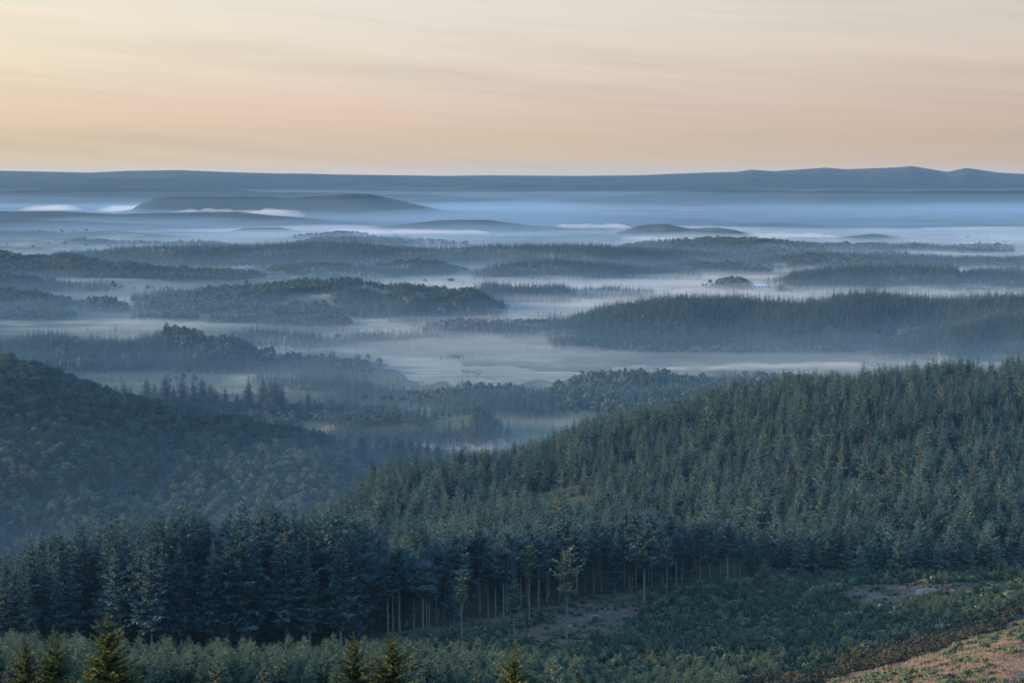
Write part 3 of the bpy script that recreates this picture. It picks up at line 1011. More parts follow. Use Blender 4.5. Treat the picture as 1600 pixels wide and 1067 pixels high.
def fog_bank(u0, u1, v_top, Y, depth, seed, label, thick=None):
    """a lumpy, flattened body of fog resting on the valley floor"""
    sa, _ = ray(u0, v_top); sb, _ = ray(u1, v_top)
    _, szt = ray((u0 + u1) / 2, v_top)
    xc, hw = (sa + sb) / 2 * Y, (sb - sa) / 2 * Y
    zb = -12.0
    zt = max(EYE + Y * szt, 4.0)
    nx, ny = 64, 14
    a = np.linspace(-1, 1, nx); b = np.linspace(-1, 1, ny)
    A, B = np.meshgrid(a, b)
    body = np.sqrt(np.clip(1 - A * A, 0, 1)) * np.sqrt(np.clip(1 - B * B, 0, 1))
    X = xc + A * hw; Yy = Y + B * depth + A * hw * 0.12
    lum = 0.45 + 0.75 * fbm(X / (hw * 0.13) + seed, Yy / (depth * 0.6) + seed, 60 + seed, 4)
    Z = zb + (zt - zb) * np.clip(body * 1.5, 0, 1) ** 0.6 * lum
    top = np.stack([X.ravel(), Yy.ravel(), np.maximum(Z, zb + 0.2).ravel()], 1)
    bot = top.copy(); bot[:, 2] = zb
    V = np.vstack([top, bot]); n = nx * ny
    Fc = []
    for j in range(ny - 1):
        for i in range(nx - 1):
            k = j * nx + i
            Fc.append((k, k + 1, k + nx + 1, k + nx)); Fc.append((n + k, n + k + nx, n + k + nx + 1, n + k + 1))
    rim = list(range(nx)) + [j * nx + nx - 1 for j in range(1, ny)] + [(ny - 1) * nx + i for i in range(nx - 2, -1, -1)] + [j * nx for j in range(ny - 2, 0, -1)]
    for k in range(len(rim)):
        p, q = rim[k], rim[(k + 1) % len(rim)]
        Fc.append((q, p, n + p, n + q))
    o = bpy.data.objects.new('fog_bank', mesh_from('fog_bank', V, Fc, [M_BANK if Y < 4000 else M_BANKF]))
    col.objects.link(o)
    setp(o, label, 'fog', kind='stuff')


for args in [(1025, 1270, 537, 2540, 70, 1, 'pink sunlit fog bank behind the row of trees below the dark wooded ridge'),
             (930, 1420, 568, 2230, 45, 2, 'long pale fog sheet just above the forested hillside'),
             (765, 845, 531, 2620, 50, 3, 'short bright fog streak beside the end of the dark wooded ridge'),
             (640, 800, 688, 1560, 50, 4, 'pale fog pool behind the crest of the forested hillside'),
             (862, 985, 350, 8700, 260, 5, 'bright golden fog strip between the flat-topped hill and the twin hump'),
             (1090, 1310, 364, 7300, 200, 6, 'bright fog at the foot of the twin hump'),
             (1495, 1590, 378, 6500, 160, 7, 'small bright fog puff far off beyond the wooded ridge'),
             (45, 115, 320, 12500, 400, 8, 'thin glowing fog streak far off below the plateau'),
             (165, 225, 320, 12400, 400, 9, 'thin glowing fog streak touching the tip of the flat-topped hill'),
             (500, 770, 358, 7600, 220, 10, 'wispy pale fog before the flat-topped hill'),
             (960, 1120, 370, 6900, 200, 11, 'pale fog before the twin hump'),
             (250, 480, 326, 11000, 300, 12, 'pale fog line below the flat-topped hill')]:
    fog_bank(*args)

# ------------------------------------------------------------------ woods
def edge_v(u):
    """picture row of the foot of the wood along the clearing"""
    return np.interp(u, [-100, 400, 520, 620, 700, 800, 880, 940, 1000, 1060, 1130, 1300, 1450, 1600, 2000],
                     [1012, 1012, 1010, 1000, 985, 965, 945, 936, 930, 920, 912, 905, 899, 893, 885])


# the two tall stands
gx, gy = jitter_grid(-220, 130, 325, 520, 6.2)
gz = ground_z(gx, gy)
u_, v_ = proj(gx, gy, gz)
depth = np.interp(u_, [-50, 200, 560, 610, 700, 1000, 1150, 1200], [70, 95, 100, 60, 75, 70, 45, 0])
ys_edge = np.array([px_to_ground(a, edge_v(a), 300, 620)[1] for a in np.linspace(-60, 1660, 60)])
edge_y = np.interp(u_, np.linspace(-60, 1660, 60), ys_edge)
ok = (u_ > -60) & (u_ < 1180) & (gy > edge_y) & (gy < edge_y + depth)
tx_, ty_, tz_ = gx[ok], gy[ok], gz[ok]
tu, tdep = u_[ok], (gy - edge_y)[ok]
# target tops along the stand so that its outline follows the photograph
top_v = np.interp(tu, [0, 60, 110, 165, 220, 285, 350, 420, 480, 540, 585, 600, 640, 700, 760, 830, 900, 1000, 1100, 1180],
                  [868, 850, 838, 822, 822, 800, 806, 790, 802, 806, 812, 850, 850, 835, 820, 810, 805, 800, 808, 830])
_, szt = ray(tu, top_v)
hmax = EYE + ty_ * szt - tz_ + np.where(tu < 596, 2.2, -0.5)
hh = np.clip(hmax, 13, 40) * rng.uniform(0.76, 1.10, len(tu))
left = tu < 596
# front-most trees of the stands are things, those hidden behind go into the mass
order = np.argsort(tdep)
n_ind = 0
mass = []
for k in order:
    kind = None
    front = tdep[k] < (26 if left[k] else 24)
    if n_ind < 250 and (front or rng.random() < 0.0):
        n_ind += 1
        if left[k]:
            kd = K['tall'][int(rng.integers(0, 6))] if tu[k] < 520 or rng.random() < 0.5 else K['stem'][int(rng.integers(0, 5))]
            part_ = 0 if tu[k] < 230 else 1 if tu[k] < 430 else 2
            lab = ('tall dark spruce in the low end of the dense stand, above the largest sunlit top',
                   'tall dark spruce in the middle of the dense stand, where its tips stand highest',
                   'tall dark spruce where the dense stand steps down towards the bare stems')[part_]
            grp = ('low end of the dark stand', 'middle of the dark stand', 'stepped end of the dark stand')[part_]
        else:
            kd = K['stem'][int(rng.integers(0, 5))] if rng.random() < 0.85 else K['tall'][int(rng.integers(4, 6))]
            part_ = 0 if tu[k] < 770 else 1 if tu[k] < 960 else 2
            lab = ('tall spruce with bare stem at the forest edge, near the short slender pine',
                   'tall spruce with bare stem at the forest edge, behind the lone pine',
                   'tall spruce with bare stem at the forest edge, beside the pale layered spruce')[part_]
            grp = ('bare stems near the short pine', 'bare stems behind the lone pine', 'bare stems beside the pale spruce')[part_]
        h = hh[k] * (rng.uniform(0.72, 1.0) if tdep[k] < 8 else 1)
        tree('spruce_tree', kd, (tx_[k], ty_[k], tz_[k] - 0.2), h, rng.uniform(0, 6.28), lab, 'spruce', grp, wide=rng.uniform(0.85, 1.15))
    else:
        mass.append(k)
mass = np.array(mass)
objs = [k.ob for k in K['tall'] + K['stem']]
scatter('spruce_wood', np.stack([tx_[mass], ty_[mass], tz_[mass] - 0.2], 1), hh[mass] / 30, rng.integers(0, len(objs), len(mass)), objs,
        'deep dark spruce wood behind the front rows of tall stems', 'forest')

# plantation on the right hill
gx, gy = jitter_grid(-130, 520, 430, 1010, 5.7)
gz = ground_z(gx, gy)
u_, v_ = proj(gx, gy, gz)
edge_y = np.interp(u_, np.linspace(-60, 1660, 60), ys_edge)
lim = np.interp(u_, [560, 620, 700, 1000, 1150, 1180, 1700], [80, 66, 78, 72, 42, 0, 0])
far_lim = np.interp(u_, [430, 470, 600, 720, 1000, 1300, 1700], [700, 730, 790, 850, 910, 970, 1000])
ok = (u_ > 430) & (u_ < 1700) & (gy > edge_y + lim + 3) & (gy < far_lim) & ((u_ > 600) | (gy > 560))
ok &= (fbm(gx / 26, gy / 40, 63, 3) < 0.70) & (rng.random(len(gx)) < 0.95)
hx, hy, hz_, hu = gx[ok], gy[ok], gz[ok], u_[ok]
hd = (gy - edge_y - lim)[ok]
patch = fbm(hx / 60, hy / 60, 61, 3)
hh = (6.5 + 8 * patch + 6 * fbm(hx / 17, hy / 17, 67, 2)) * rng.uniform(0.62, 1.2, len(hx))
hh = np.where(rng.random(len(hx)) < 0.015, hh * 1.35, hh)
wd = rng.uniform(0.95, 1.5, len(hx))
idx = np.where((hu > 1150) & (hu < 1640))[0]
idx = idx[np.argsort(hd[idx])][:230]
isind = np.zeros(len(hx), bool); isind[idx] = True
for k in idx:
    tree('plantation_spruce', K['hill'][int(rng.integers(0, 6))], (hx[k], hy[k], hz_[k] - 0.2), hh[k], rng.uniform(0, 6.28),
         ('plantation spruce in the forest front rows, behind the small lone bushy spruce', 'plantation spruce in the forest front rows, above the pale bare patch',
          'plantation spruce in the forest front rows, beyond the end of the pale bare patch')[0 if hu[k] < 1310 else 1 if hu[k] < 1480 else 2], 'spruce',
         ('plantation rows behind the bushy spruce', 'plantation rows above the pale patch', 'plantation rows beyond the pale patch')[0 if hu[k] < 1310 else 1 if hu[k] < 1480 else 2], wide=wd[k])
r_ = ~isind
objs = [k.ob for k in K['hill']] * 1 + [k.ob for k in K['hill2']]
scatter('hillside_forest', np.stack([hx[r_], hy[r_], hz_[r_] - 0.2], 1), hh[r_] / 15, rng.integers(0, len(objs), r_.sum()), objs,
        'dense green spruce forest covering the broad hillside', 'forest', wide=wd[r_])

# broadleaf wood on the left hill and in the gully
gx, gy = jitter_grid(-640, -60, 560, 1330, 7.2)
gz = ground_z(gx, gy)
u_, v_ = proj(gx, gy, gz)
ok = (u_ > -120) & (u_ < 640) & (gy > np.interp(u_, [-120, 450, 640], [560, 760, 900]))
bx_, by_, bz_, bu, bv = gx[ok], gy[ok], gz[ok], u_[ok], v_[ok]
bh = rng.uniform(6.5, 15, len(bx_))
con = fbm(bx_ / 110, by_ / 110, 71, 3) + rng.uniform(-0.18, 0.18, len(bx_)) > 0.62
# trees one can see: nearest of the ridge that faces the view
vis = np.where((~con) & (by_ > 880) & (by_ < 1190) & (bv > 560) & (bv < 800) & (bu > 0) & (bu < 600))[0]
vis = vis[np.argsort(by_[vis])][:280]
isind = np.zeros(len(bx_), bool); isind[vis] = True
for k in vis:
    tree('broadleaf_tree', K['broad'][int(rng.integers(0, 5))], (bx_[k], by_[k], bz_[k] - 0.2), bh[k], rng.uniform(0, 6.28),
         ('round-crowned broadleaf tree on the high part of the shaded slope by the picture edge', 'round-crowned broadleaf tree on the middle of the shaded slope above the dark stand',
          'round-crowned broadleaf tree on the tapering end of the shaded slope near the gully')[0 if bu[k] < 170 else 1 if bu[k] < 360 else 2], 'tree',
         ('broadleaf trees on the high slope', 'broadleaf trees on the middle slope', 'broadleaf trees on the tapering slope')[0 if bu[k] < 170 else 1 if bu[k] < 360 else 2], wide=rng.uniform(0.9, 1.2))
r_ = (~isind) & (~con)
scatter('hill_broadleaf_wood', np.stack([bx_[r_], by_[r_], bz_[r_] - 0.2], 1), bh[r_] / 12, rng.integers(0, 5, r_.sum()), [k.ob for k in K['broad']],
        'shaded broadleaf wood covering the sloping hill beyond the dark stand', 'forest', wide=rng.uniform(0.9, 1.2, r_.sum()))
r_ = con
scatter('hill_conifer_wood', np.stack([bx_[r_], by_[r_], bz_[r_] - 0.2], 1), rng.uniform(0.6, 1.05, r_.sum()), rng.integers(0, 6, r_.sum()), [k.ob for k in K['hill']],
        'conifers scattered through the wood on the sloping hill', 'forest')

# ridges of the valley
P = {'con': [], 'leaf': []}
for nm, r in RD.items():
    kd = r['kind']
    if kd is None or r['Y'] > 6900:
        continue
    Y = r['Y']
    sp_ = {'far': 20 + (Y - 6500) * 0.0022}.get(kd, max(7.5, Y * 0.0030))
    s0, s1 = max(r['s'][0], -0.42), min(r['s'][-1], 0.42)
    gx, gy = jitter_grid(s0 * Y * 1.03 - 20, s1 * Y * 1.03 + 20, Y - r['wf'] * 1.0, Y + r['wb'] * 0.6, sp_)
    s_ = gx / gy
    yc = ridge_y(nm, r, s_)
    t = gy - yc
    cz = crest_z(r, s_, 0.004)
    nn = fbm(gx / (Y * 0.045), gy / (Y * 0.045), 81, 3)
    cover = {'conifer': 0.18, 'mixed': 0.34, 'leaf': 0.36, 'far': 0.36, 'sparse': 0.47, 'leafsparse': 0.45}[kd]
    ok = (s_ > s0) & (s_ < s1) & (t > -r['wf'] * 0.92) & (t < r['wb'] * 0.55) & ((nn > cover) | (np.abs(t) < sp_ * 1.3)) & (cz > -3)
    endf = np.clip(np.minimum(s_ - r['s'][0], r['s'][-1] - s_) / 0.022, 0, 1)
    ok &= rng.random(len(gx)) < 0.12 + endf
    if kd in ('sparse', 'leafsparse'):
        ok &= rng.random(len(gx)) < 0.55
    gx, gy = gx[ok], gy[ok]
    gz = ground_z(gx, gy)
    h = r['th'] * rng.uniform(0.65, 1.35, len(gx)) * (0.72 + 0.56 * fbm(gx / 60, gy / 60, 91, 2))
    h = np.where(rng.random(len(gx)) < 0.03, h * 1.25, h)
    mixn = fbm(gx / 170, gy / 170, 95, 3) + rng.uniform(-0.1, 0.1, len(gx))
    isleaf = {'conifer': mixn > 0.86, 'mixed': mixn > 0.57, 'leaf': mixn > 0.18, 'far': mixn > 0.58, 'sparse': mixn > 0.66, 'leafsparse': mixn > 0.1}[kd]
    pts = np.stack([gx, gy, gz - 0.3], 1)
    P['con'].append(np.column_stack([pts[~isleaf], h[~isleaf] / 18, np.full((~isleaf).sum(), sp_ / 8)]))
    P['leaf'].append(np.column_stack([pts[isleaf], h[isleaf] * 0.85 / 14, np.full(isleaf.sum(), sp_ / 11)]))
# woods on the low mounds, copses and tree rows over the open floor
for y0, y1, sp_, hs in ((1450, 2600, 8.0, 1.0), (2600, 3800, 10.5, 1.05), (3800, 5400, 14.5, 1.1), (5400, 8200, 23, 1.15)):
    gx, gy = jitter_grid(-0.42 * y1, 0.42 * y1, y0, y1, sp_)
    keepf = np.abs(gx / gy) < 0.42
    gx, gy = gx[keepf], gy[keepf]
    mn = mound_noise(gx, gy) + (fbm(gx / 70, gy / 45, 137, 3) - 0.5) * 0.16
    lines = np.abs(fbm(gx / 260, gy / 150, 139, 2) - 0.5) < 0.006
    gz = ground_z(gx, gy)
    u_, v_ = proj(gx, gy, gz)
    field = ((u_ > 580) & (u_ < 912) & (v_ > 556) & (v_ < 609)) | ((u_ > 930) & (u_ < 1420) & (v_ > 552) & (v_ < 590)) | ((u_ > 560) & (u_ < 1000) & (v_ > 536) & (v_ < 560) & (rng.random(len(gx)) < 0.8))
    hedge = (np.abs(u_ - (728 + (v_ - 590) * 0.15)) < 5) & (v_ > 563) & (v_ < 600) & (rng.random(len(gx)) < 0.5)
    ok = (((mn > 0.59 + 0.05 * sstep(2700, 4200, gy) + 0.07 * sstep(1900, 1600, gy)) | (lines & (rng.random(len(gx)) < 0.5))) & ~field & (rng.random(len(gx)) < 0.86)) | hedge
    jx, jy, jz = gx[ok], gy[ok], gz[ok]
    lf = fbm(jx / 240, jy / 160, 105, 3) + rng.uniform(-.06, .06, len(jx)) > 0.58
    h = rng.uniform(8, 17, len(jx)) * hs * (0.75 + 0.5 * fbm(jx / 60, jy / 60, 143, 2))
    h = np.where(hedge[ok], h * 0.45, h)
    q = np.column_stack([jx, jy, jz - 0.3])
    P['con'].append(np.column_stack([q[~lf], h[~lf] / 18, np.full((~lf).sum(), sp_ / 8)]))
    P['leaf'].append(np.column_stack([q[lf], h[lf] * 0.8 / 14, np.full(lf.sum(), sp_ / 10)]))
for key, nm, kd, lab in (('con', 'valley_conifer_woods', 'farcon', 'conifer woods on the misty ridges across the valley'),
                         ('leaf', 'valley_broadleaf_woods', 'farleaf', 'broadleaf woods and copses on the misty ridges across the valley')):
    q = np.vstack(P[key])
    print(nm, len(q))
    scatter(nm, q[:, :3], q[:, 3], rng.integers(0, 4, len(q)), [k.ob for k in K[kd]], lab, 'forest', wide=np.clip(q[:, 4], 0.9, 1.6) * rng.uniform(0.85, 1.15, len(q)))

# ------------------------------------------------------------------ clearing: young trees, bushes, dry grass
gx, gy = jitter_grid(-60, 215, 225, 545, 1.75)
gz = ground_z(gx, gy)
u_, v_ = proj(gx, gy, gz)
edge_y = np.interp(u_, np.linspace(-60, 1660, 60), ys_edge)
bare = bare_mask(gx, gy, gz)
ok = (u_ > 640) & (u_ < 1660) & (gy < edge_y + 2) & (v_ < 1110) & (bare < 0.35)
cx_, cy_, cz_, cu, cv_ = gx[ok], gy[ok], gz[ok], u_[ok], v_[ok]
band = np.interp(cu, [1000, 1260, 1330, 1450, 1540, 1600, 1700], [1130, 1075, 1050, 1020, 990, 965, 920]) - cv_
heathy = (band < 26) & (cu > 1150)
rr = rng.random(len(cx_))
yng = (rr < 0.52) & ~heathy
bsh = (rr > 0.52) & ~heathy
hea = heathy
yi = np.where(yng)[0]
yh = rng.uniform(1.4, 4.4, len(cx_)) * (0.6 + 0.8 * fbm(cx_ / 16, cy_ / 16, 111, 2))
yi = yi[np.argsort(cy_[yi] - yh[yi] * 12)]
for k in yi[:280]:
    tree('young_spruce', K['young'][int(rng.integers(0, 4))], (cx_[k], cy_[k], cz_[k] - 0.1), yh[k] * 1.15, rng.uniform(0, 6.28),
         ('small young spruce among the bushes in front of the lone pine', 'small young spruce among the bushes in the middle of the clearing',
          'small young spruce among the bushes beside the brown heather rim')[0 if cu[k] < 960 else 1 if cu[k] < 1200 else 2], 'young spruce',
         ('young spruces before the lone pine', 'young spruces in the middle of the clearing', 'young spruces by the heather rim')[0 if cu[k] < 960 else 1 if cu[k] < 1200 else 2])
k = yi[280:]
scatter('young_trees', np.stack([cx_[k], cy_[k], cz_[k] - 0.1], 1), yh[k] / 6, rng.integers(0, 4, len(k)), [q.ob for q in K['young']],
        'countless small spruces spread over the far part of the clearing', 'young trees')
k = np.where(bsh)[0]
scatter('bushes', np.stack([cx_[k], cy_[k], cz_[k] - 0.1], 1), rng.uniform(0.5, 1.35, len(k)) * (0.6 + 0.9 * fbm(cx_[k] / 9, cy_[k] / 9, 113, 2)), rng.integers(0, 4, len(k)), [q.ob for q in K['bush']],
        'low green bushes carpeting the clearing between the young spruces', 'bushes')
k = np.where(hea)[0]
scatter('heather', np.stack([cx_[k], cy_[k], cz_[k] - 0.05], 1), rng.uniform(0.8, 1.6, len(k)), rng.integers(0, 3, len(k)), [q.ob for q in K['heath']],
        'brownish heather along the lower rim of the clearing', 'heather')
gx, gy = jitter_grid(-60, 190, 200, 520, 0.72)
gz = ground_z(gx, gy)
u_, v_ = proj(gx, gy, gz)
bm = bare_mask(gx, gy, gz)
tn = fbm(gx / 6, gy / 6, 121, 3)
ok = (bm > 0.35) & (u_ < 1680) & (v_ < 1100) & (tn > 0.22)
scatter('dry_grass', np.stack([gx[ok], gy[ok], gz[ok]], 1), rng.uniform(0.6, 1.4, ok.sum()), rng.integers(0, 3, ok.sum()), G_TUFT,
        'pale dry grass on the bare ground of the slope and clearing', 'grass')
tn2 = fbm(gx / 5 + 9, gy / 2.6, 127, 3)
k = np.where((bm > 0.3) & (u_ < 1680) & (v_ < 1100) & (tn2 > 0.54) & (rng.random(len(gx)) < 0.30))[0]
scatter('low_scrub', np.stack([gx[k], gy[k], gz[k] - 0.05], 1), rng.uniform(0.3, 0.95, len(k)), rng.integers(0, 4, len(k)), [q.ob for q in K['bush'][:2] + K['heath'][:2]],
        'low green and brown tussocks scattered over the dry grass', 'scrub')

# row of young spruces along the bottom edge
gx, gy = jitter_grid(-140, 40, 228, 312, 3.7)
gz = ground_z(gx, gy)
u_, v_ = proj(gx, gy, gz)
ok = (u_ > -30) & (u_ < 900) & (rng.random(len(gx)) < np.interp(u_, [0, 680, 820, 900], [1, 1, 0.6, 0.2]))
ys = np.where(ok)[0]
for k in ys:
    pass
hgt = rng.uniform(3.6, 8.4, len(gx)) * np.interp(gy, [228, 312], [0.9, 1.0])
ys = ys[np.argsort(-(gz[ys] + hgt[ys] - EYE) / gy[ys])]
sel = ys[:290]
for k in sel:
    tree('plantation_young_spruce', K['young'][int(rng.integers(0, 4))], (gx[k], gy[k], gz[k] - 0.1), hgt[k], rng.uniform(0, 6.28),
         ('pale green young spruce in the thicket around the first three sunlit spruce tops', 'pale green young spruce in the thicket between the largest sunlit top and the close pair',
          'pale green young spruce in the thicket around the close pair of sunlit tops', 'pale green young spruce in the thicket around the single yellow-green spruce top')[sum(u_[k] > q for q in (215, 510, 690))], 'young spruce',
         ('thicket around the first tops', 'thicket between the tops', 'thicket around the close pair', 'thicket around the single top')[sum(u_[k] > q for q in (215, 510, 690))], wide=rng.uniform(0.8, 1.1))
k = ys[290:]
if len(k):
    scatter('spruce_thicket', np.stack([gx[k], gy[k], gz[k] - 0.1], 1), hgt[k] / 6, rng.integers(0, 4, len(k)), [q.ob for q in K['young']],
            'lower young spruces of the thicket at the foot of the picture', 'young trees')

# ------------------------------------------------------------------ trees that stand out
def at_top(u, v_top, Y, h):
    """a tree whose top is seen at (u, v_top) at distance Y; the ground under it decides its height"""
    s, sz = ray(u, v_top)
    x = s * Y
    z = float(ground_z(np.array([x]), np.array([Y]))[0])
    return (x, Y, z - 0.2), EYE + Y * sz - z


FRONTS = [(38, 990, 150, 0, 'sunlit olive spruce top, first from the picture\'s edge below the dark stand', 0.85),
          (83, 974, 152, 1, 'slim sunlit spruce top with sparse twigs, second in its row', 0.8),
          (166, 953, 146, 2, 'largest sunlit spruce top with dark core, third in its row', 0.95),
          (552, 984, 150, 3, 'dark sunlit spruce top in front of bare stems, first of the close pair', 0.85),
          (611, 983, 148, 0, 'bright olive spruce top, second of the close pair', 1.05),
          (804, 996, 146, 1, 'yellow-green sunlit spruce top standing alone below the lone pine', 0.8),
          (908, 1049, 140, 2, 'yellow-green spruce tip barely showing below the cleared ground', 0.7)]
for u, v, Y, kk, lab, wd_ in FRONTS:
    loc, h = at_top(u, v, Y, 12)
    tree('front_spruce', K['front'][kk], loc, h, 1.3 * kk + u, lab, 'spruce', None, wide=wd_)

SOLO = [('pine_tree', 'pine', 0, 886, 858, 1000, 'lone pine with rounded crown and long bare trunk on the clearing', 'pine', 1.0),
        ('pine_tree', 'pine', 1, 827, 850, 975, 'slender pine with small tufted top among the bare stems', 'pine', 1.0),
        ('pine_tree', 'pine', 1, 721, 888, 1012, 'short slender pine with narrow yellowish crown before the stems', 'pine', 1.1),
        ('pine_tree', 'pine', 2, 803, 897, 1000, 'small thin conifer with spreading lower twigs near the lone pine', 'conifer', 1.1),
        ('spruce_tree', 'stem', 1, 1008, 806, 945, 'pale spruce with layered crown and bare trunk at the corner of the clearing', 'spruce', 1.15),
        ('spruce_tree', 'stem', 3, 1043, 835, 932, 'narrow spruce just behind the pale layered spruce at the forest corner', 'spruce', 0.9),
        ('spruce_tree', 'stem', 2, 1138, 808, 915, 'broad spruce at the end of the bare-stemmed forest edge', 'spruce', 1.3),
        ('spruce_tree', 'young', 1, 1195, 868, 918, 'small bushy spruce standing alone before the dark forest edge', 'spruce', 0.95)]
for nm, kd, kk, u, v, vb, lab, cat, wd_ in SOLO:
    p = px_to_ground(u, vb, 300, 620)
    loc, h = at_top(u, v, p[1], 20)
    tree(nm, K[kd][kk], loc, h, u * 0.7, lab, cat, None, wide=wd_)

# spruces rising from the misty wood beyond the left hill, and behind the gully
MID = [(228, 583, 1.0), (241, 596, .8), (257, 582, 1.15), (271, 600, .8), (284, 582, 1.0), (301, 590, .9), (315, 588, 1.1), (328, 597, 1.2), (338, 606, 1.0),
       (388, 591, .9), (411, 585, 1.1), (421, 587, 1.0), (430, 588, 1.1), (440, 600, .9), (481, 608, .9), (193, 595, 1.0), (203, 600, .9), (352, 605, 1.0), (370, 612, .9)]
for i, (u, v, wd_) in enumerate(MID):
    Y = 1700 + (i * 37 % 50)
    loc, h = at_top(u, v, Y, 30)
    lab = 'tall spruce silhouette rising from the misty wood behind the sloping hill'
    grp = 'spruces in the mist behind the hill'
    if u == 481:
        lab, grp = 'single spruce in the mist, apart from the taller clump behind the hill', None
    tree('valley_spruce', K['tall'][i % 6], loc, min(h, 46), i * 1.9, lab, 'spruce', grp, wide=wd_ * 1.6)
MID2 = [(490, 672, 1.0), (505, 670, .9), (518, 668, 1.0), (540, 677, .9), (565, 673, 1.3), (592, 675, 1.1), (603, 678, .9), (617, 672, 1.0), (627, 671, 1.0),
        (640, 680, 1.0), (655, 682, .9), (668, 686, 1.0), (684, 690, .9)]
for i, (u, v, wd_) in enumerate(MID2):
    loc, h = at_top(u, v, 1345 + (i * 31 % 40), 24)
    tree('gully_spruce', K['tall'][(i * 2 + 1) % 6], loc, min(h, 34), i * 2.3,
         'dark spruce in the row between the sloping hill and the forested hillside', 'spruce', 'spruces where the two hills meet', wide=wd_ * 1.6)

# ------------------------------------------------------------------ frosted meadows and far farm buildings
def meadow(name, corners, Y0, Y1, label):
    n, m = 48, 18
    P0, P1, P2, P3 = [np.array(px_to_ground(u, v, Y0, Y1)[:2]) for u, v in corners]
    V, Fc = [], []
    for j in range(m):
        for i in range(n):
            a, b = i / (n - 1), j / (m - 1)
            p = (P0 * (1 - a) + P1 * a) * (1 - b) + (P3 * (1 - a) + P2 * a) * b
            rim = (abs(a - 0.5) + abs(b - 0.5)) * 1.0
            V.append((p[0] + rim * 46 * (fbm(b * 6 + 3, a * 3, 7, 3) - 0.5) * 2, p[1] + rim * 60 * (fbm(a * 9, b * 3 + 9, 8, 3) - 0.5) * 2))
    V = np.array(V, float)
    zz = ground_z(V[:, 0], V[:, 1]) + 0.7
    VV = [(a, b, c) for (a, b), c in zip(V, zz)]
    for j in range(m - 1):
        for i in range(n - 1):
            k = j * n + i
            Fc.append((k, k + n, k + n + 1, k + 1))
    o = bpy.data.objects.new(name, mesh_from(name, VV, Fc, [M_MEADOW], smooth=True))
    col.objects.link(o)
    o['kind'] = 'structure'
    o['label'] = label


M_MEADOW, t = new_mat('frosted_meadow')
ge = t.add('ShaderNodeNewGeometry')
mp = t.add('ShaderNodeMapping')
mp.inputs['Scale'].default_value = (0.010, 0.06, 0.06)
t.link(ge.outputs['Position'], mp.inputs['Vector'])
n = t.add('ShaderNodeTexNoise')
n.inputs['Scale'].default_value = 1.0
n.inputs['Detail'].default_value = 6
t.link(mp.outputs[0], n.inputs['Vector'])
c = t.ramp(n.outputs['Fac'], [(0.3, (0.06, 0.07, 0.04)), (0.5, (0.12, 0.128, 0.08)), (0.7, (0.22, 0.215, 0.155))])
p = t.add('ShaderNodeBsdfPrincipled')
p.inputs['Roughness'].default_value = 0.9
t.link(c, p.inputs['Base Color'])
o = t.add('ShaderNodeOutputMaterial')
t.link(p.outputs[0], o.inputs['Surface'])
meadow('field', [(583, 561), (722, 564), (731, 597), (652, 598)], 1700, 2600, 'pale frosted meadow before the hedge in the valley')
meadow('field', [(733, 574), (800, 573), (906, 588), (744, 608)], 1700, 2600, 'striped frosted meadow beyond the hedge in the valley')


def plain(name, c, rough=0.6):
    m, t = new_mat(name)
    n = t.add('ShaderNodeTexNoise')
    n.inputs['Scale'].default_value = 0.8
    p = t.add('ShaderNodeBsdfPrincipled')
    t.link(t.ramp(n.outputs['Fac'], [(0.3, tuple(k * 0.85 for k in c)), (0.7, c)]), p.inputs['Base Color'])
    p.inputs['Roughness'].default_value = rough
    o = t.add('ShaderNodeOutputMaterial')
    t.link(p.outputs[0], o.inputs['Surface'])
    return m


M_ROOF, M_WALL, M_SLATE = plain('metal_roof', (0.72, 0.68, 0.62), 0.9), plain('barn_wall', (0.42, 0.40, 0.36)), plain('slate_roof', (0.55, 0.53, 0.52))


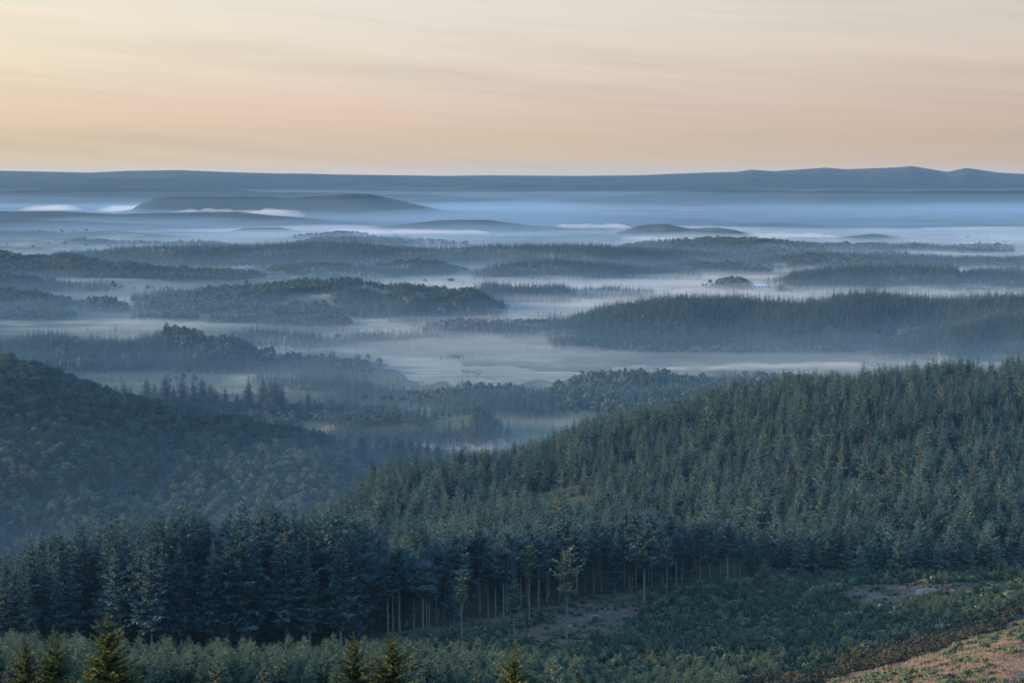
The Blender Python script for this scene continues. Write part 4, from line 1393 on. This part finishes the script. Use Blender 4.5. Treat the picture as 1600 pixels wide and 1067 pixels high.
def barn(name, u, v, Y, L, D, hw, hr, rot, roof_mat, label, cat):
    s, sz = ray(u, v)
    x = s * Y
    z = float(ground_z(np.array([x]), np.array([float(Y)]))[0])
    root = bpy.data.objects.new(name, None)
    root.location = (x, Y, z - 0.2)
    root.rotation_euler = (0, 0, rot)
    col.objects.link(root)
    a, b = L / 2, D / 2
    wv = [(-a, -b, -6), (a, -b, -6), (a, b, -6), (-a, b, -6), (-a, -b, hw), (a, -b, hw), (a, b, hw), (-a, b, hw), (-a, 0, hw + hr), (a, 0, hw + hr)]
    wf_ = [(0, 1, 5, 4), (1, 2, 6, 9, 5), (2, 3, 7, 6), (3, 0, 4, 8, 7)]
    e = 0.8
    rv = [(-a - e, -b - e, hw - 0.3), (a + e, -b - e, hw - 0.3), (a + e, 0, hw + hr + 0.15), (-a - e, 0, hw + hr + 0.15), (a + e, b + e, hw - 0.3), (-a - e, b + e, hw - 0.3)]
    rv += [(q[0], q[1], q[2] + 0.25) for q in rv]
    rf = [(1, 0, 3, 2), (2, 3, 5, 4), (6, 7, 8, 9), (9, 8, 10, 11), (0, 1, 7, 6), (4, 5, 11, 10), (1, 2, 8, 7), (2, 4, 10, 8), (3, 0, 6, 9), (5, 3, 9, 11)]
    for nm, vv, ff, mm in (('wall', wv, wf_, M_WALL), ('roof', rv, rf, roof_mat)):
        c = bpy.data.objects.new(nm, mesh_from(nm, vv, ff, [mm]))
        c.parent = root
        col.objects.link(c)
    n_bay = 7 if L > 40 else 2
    for k in range(n_bay):
        xk = -a + L * (k + 0.5) / n_bay
        dv = [(xk - L / n_bay * 0.3, -b - 0.05, -0.5), (xk + L / n_bay * 0.3, -b - 0.05, -0.5), (xk + L / n_bay * 0.3, -b - 0.05, hw * 0.75), (xk - L / n_bay * 0.3, -b - 0.05, hw * 0.75)]
        c = bpy.data.objects.new('door', mesh_from('door', dv, [(0, 1, 2, 3)], [M_DBARK]))
        c.parent = root
        col.objects.link(c)
    setp(root, label, cat)


barn('farm_shed', 1196, 442, 3930, 70, 16, 5, 4, 0.05, M_ROOF, 'long low farm shed with pale roof in the mist between wooded ridges', 'shed')
barn('farm_house', 690, 452, 3040, 12, 8, 4, 3, -0.2, M_SLATE, 'small farmhouse with pale roof on the wooded ridge', 'house')
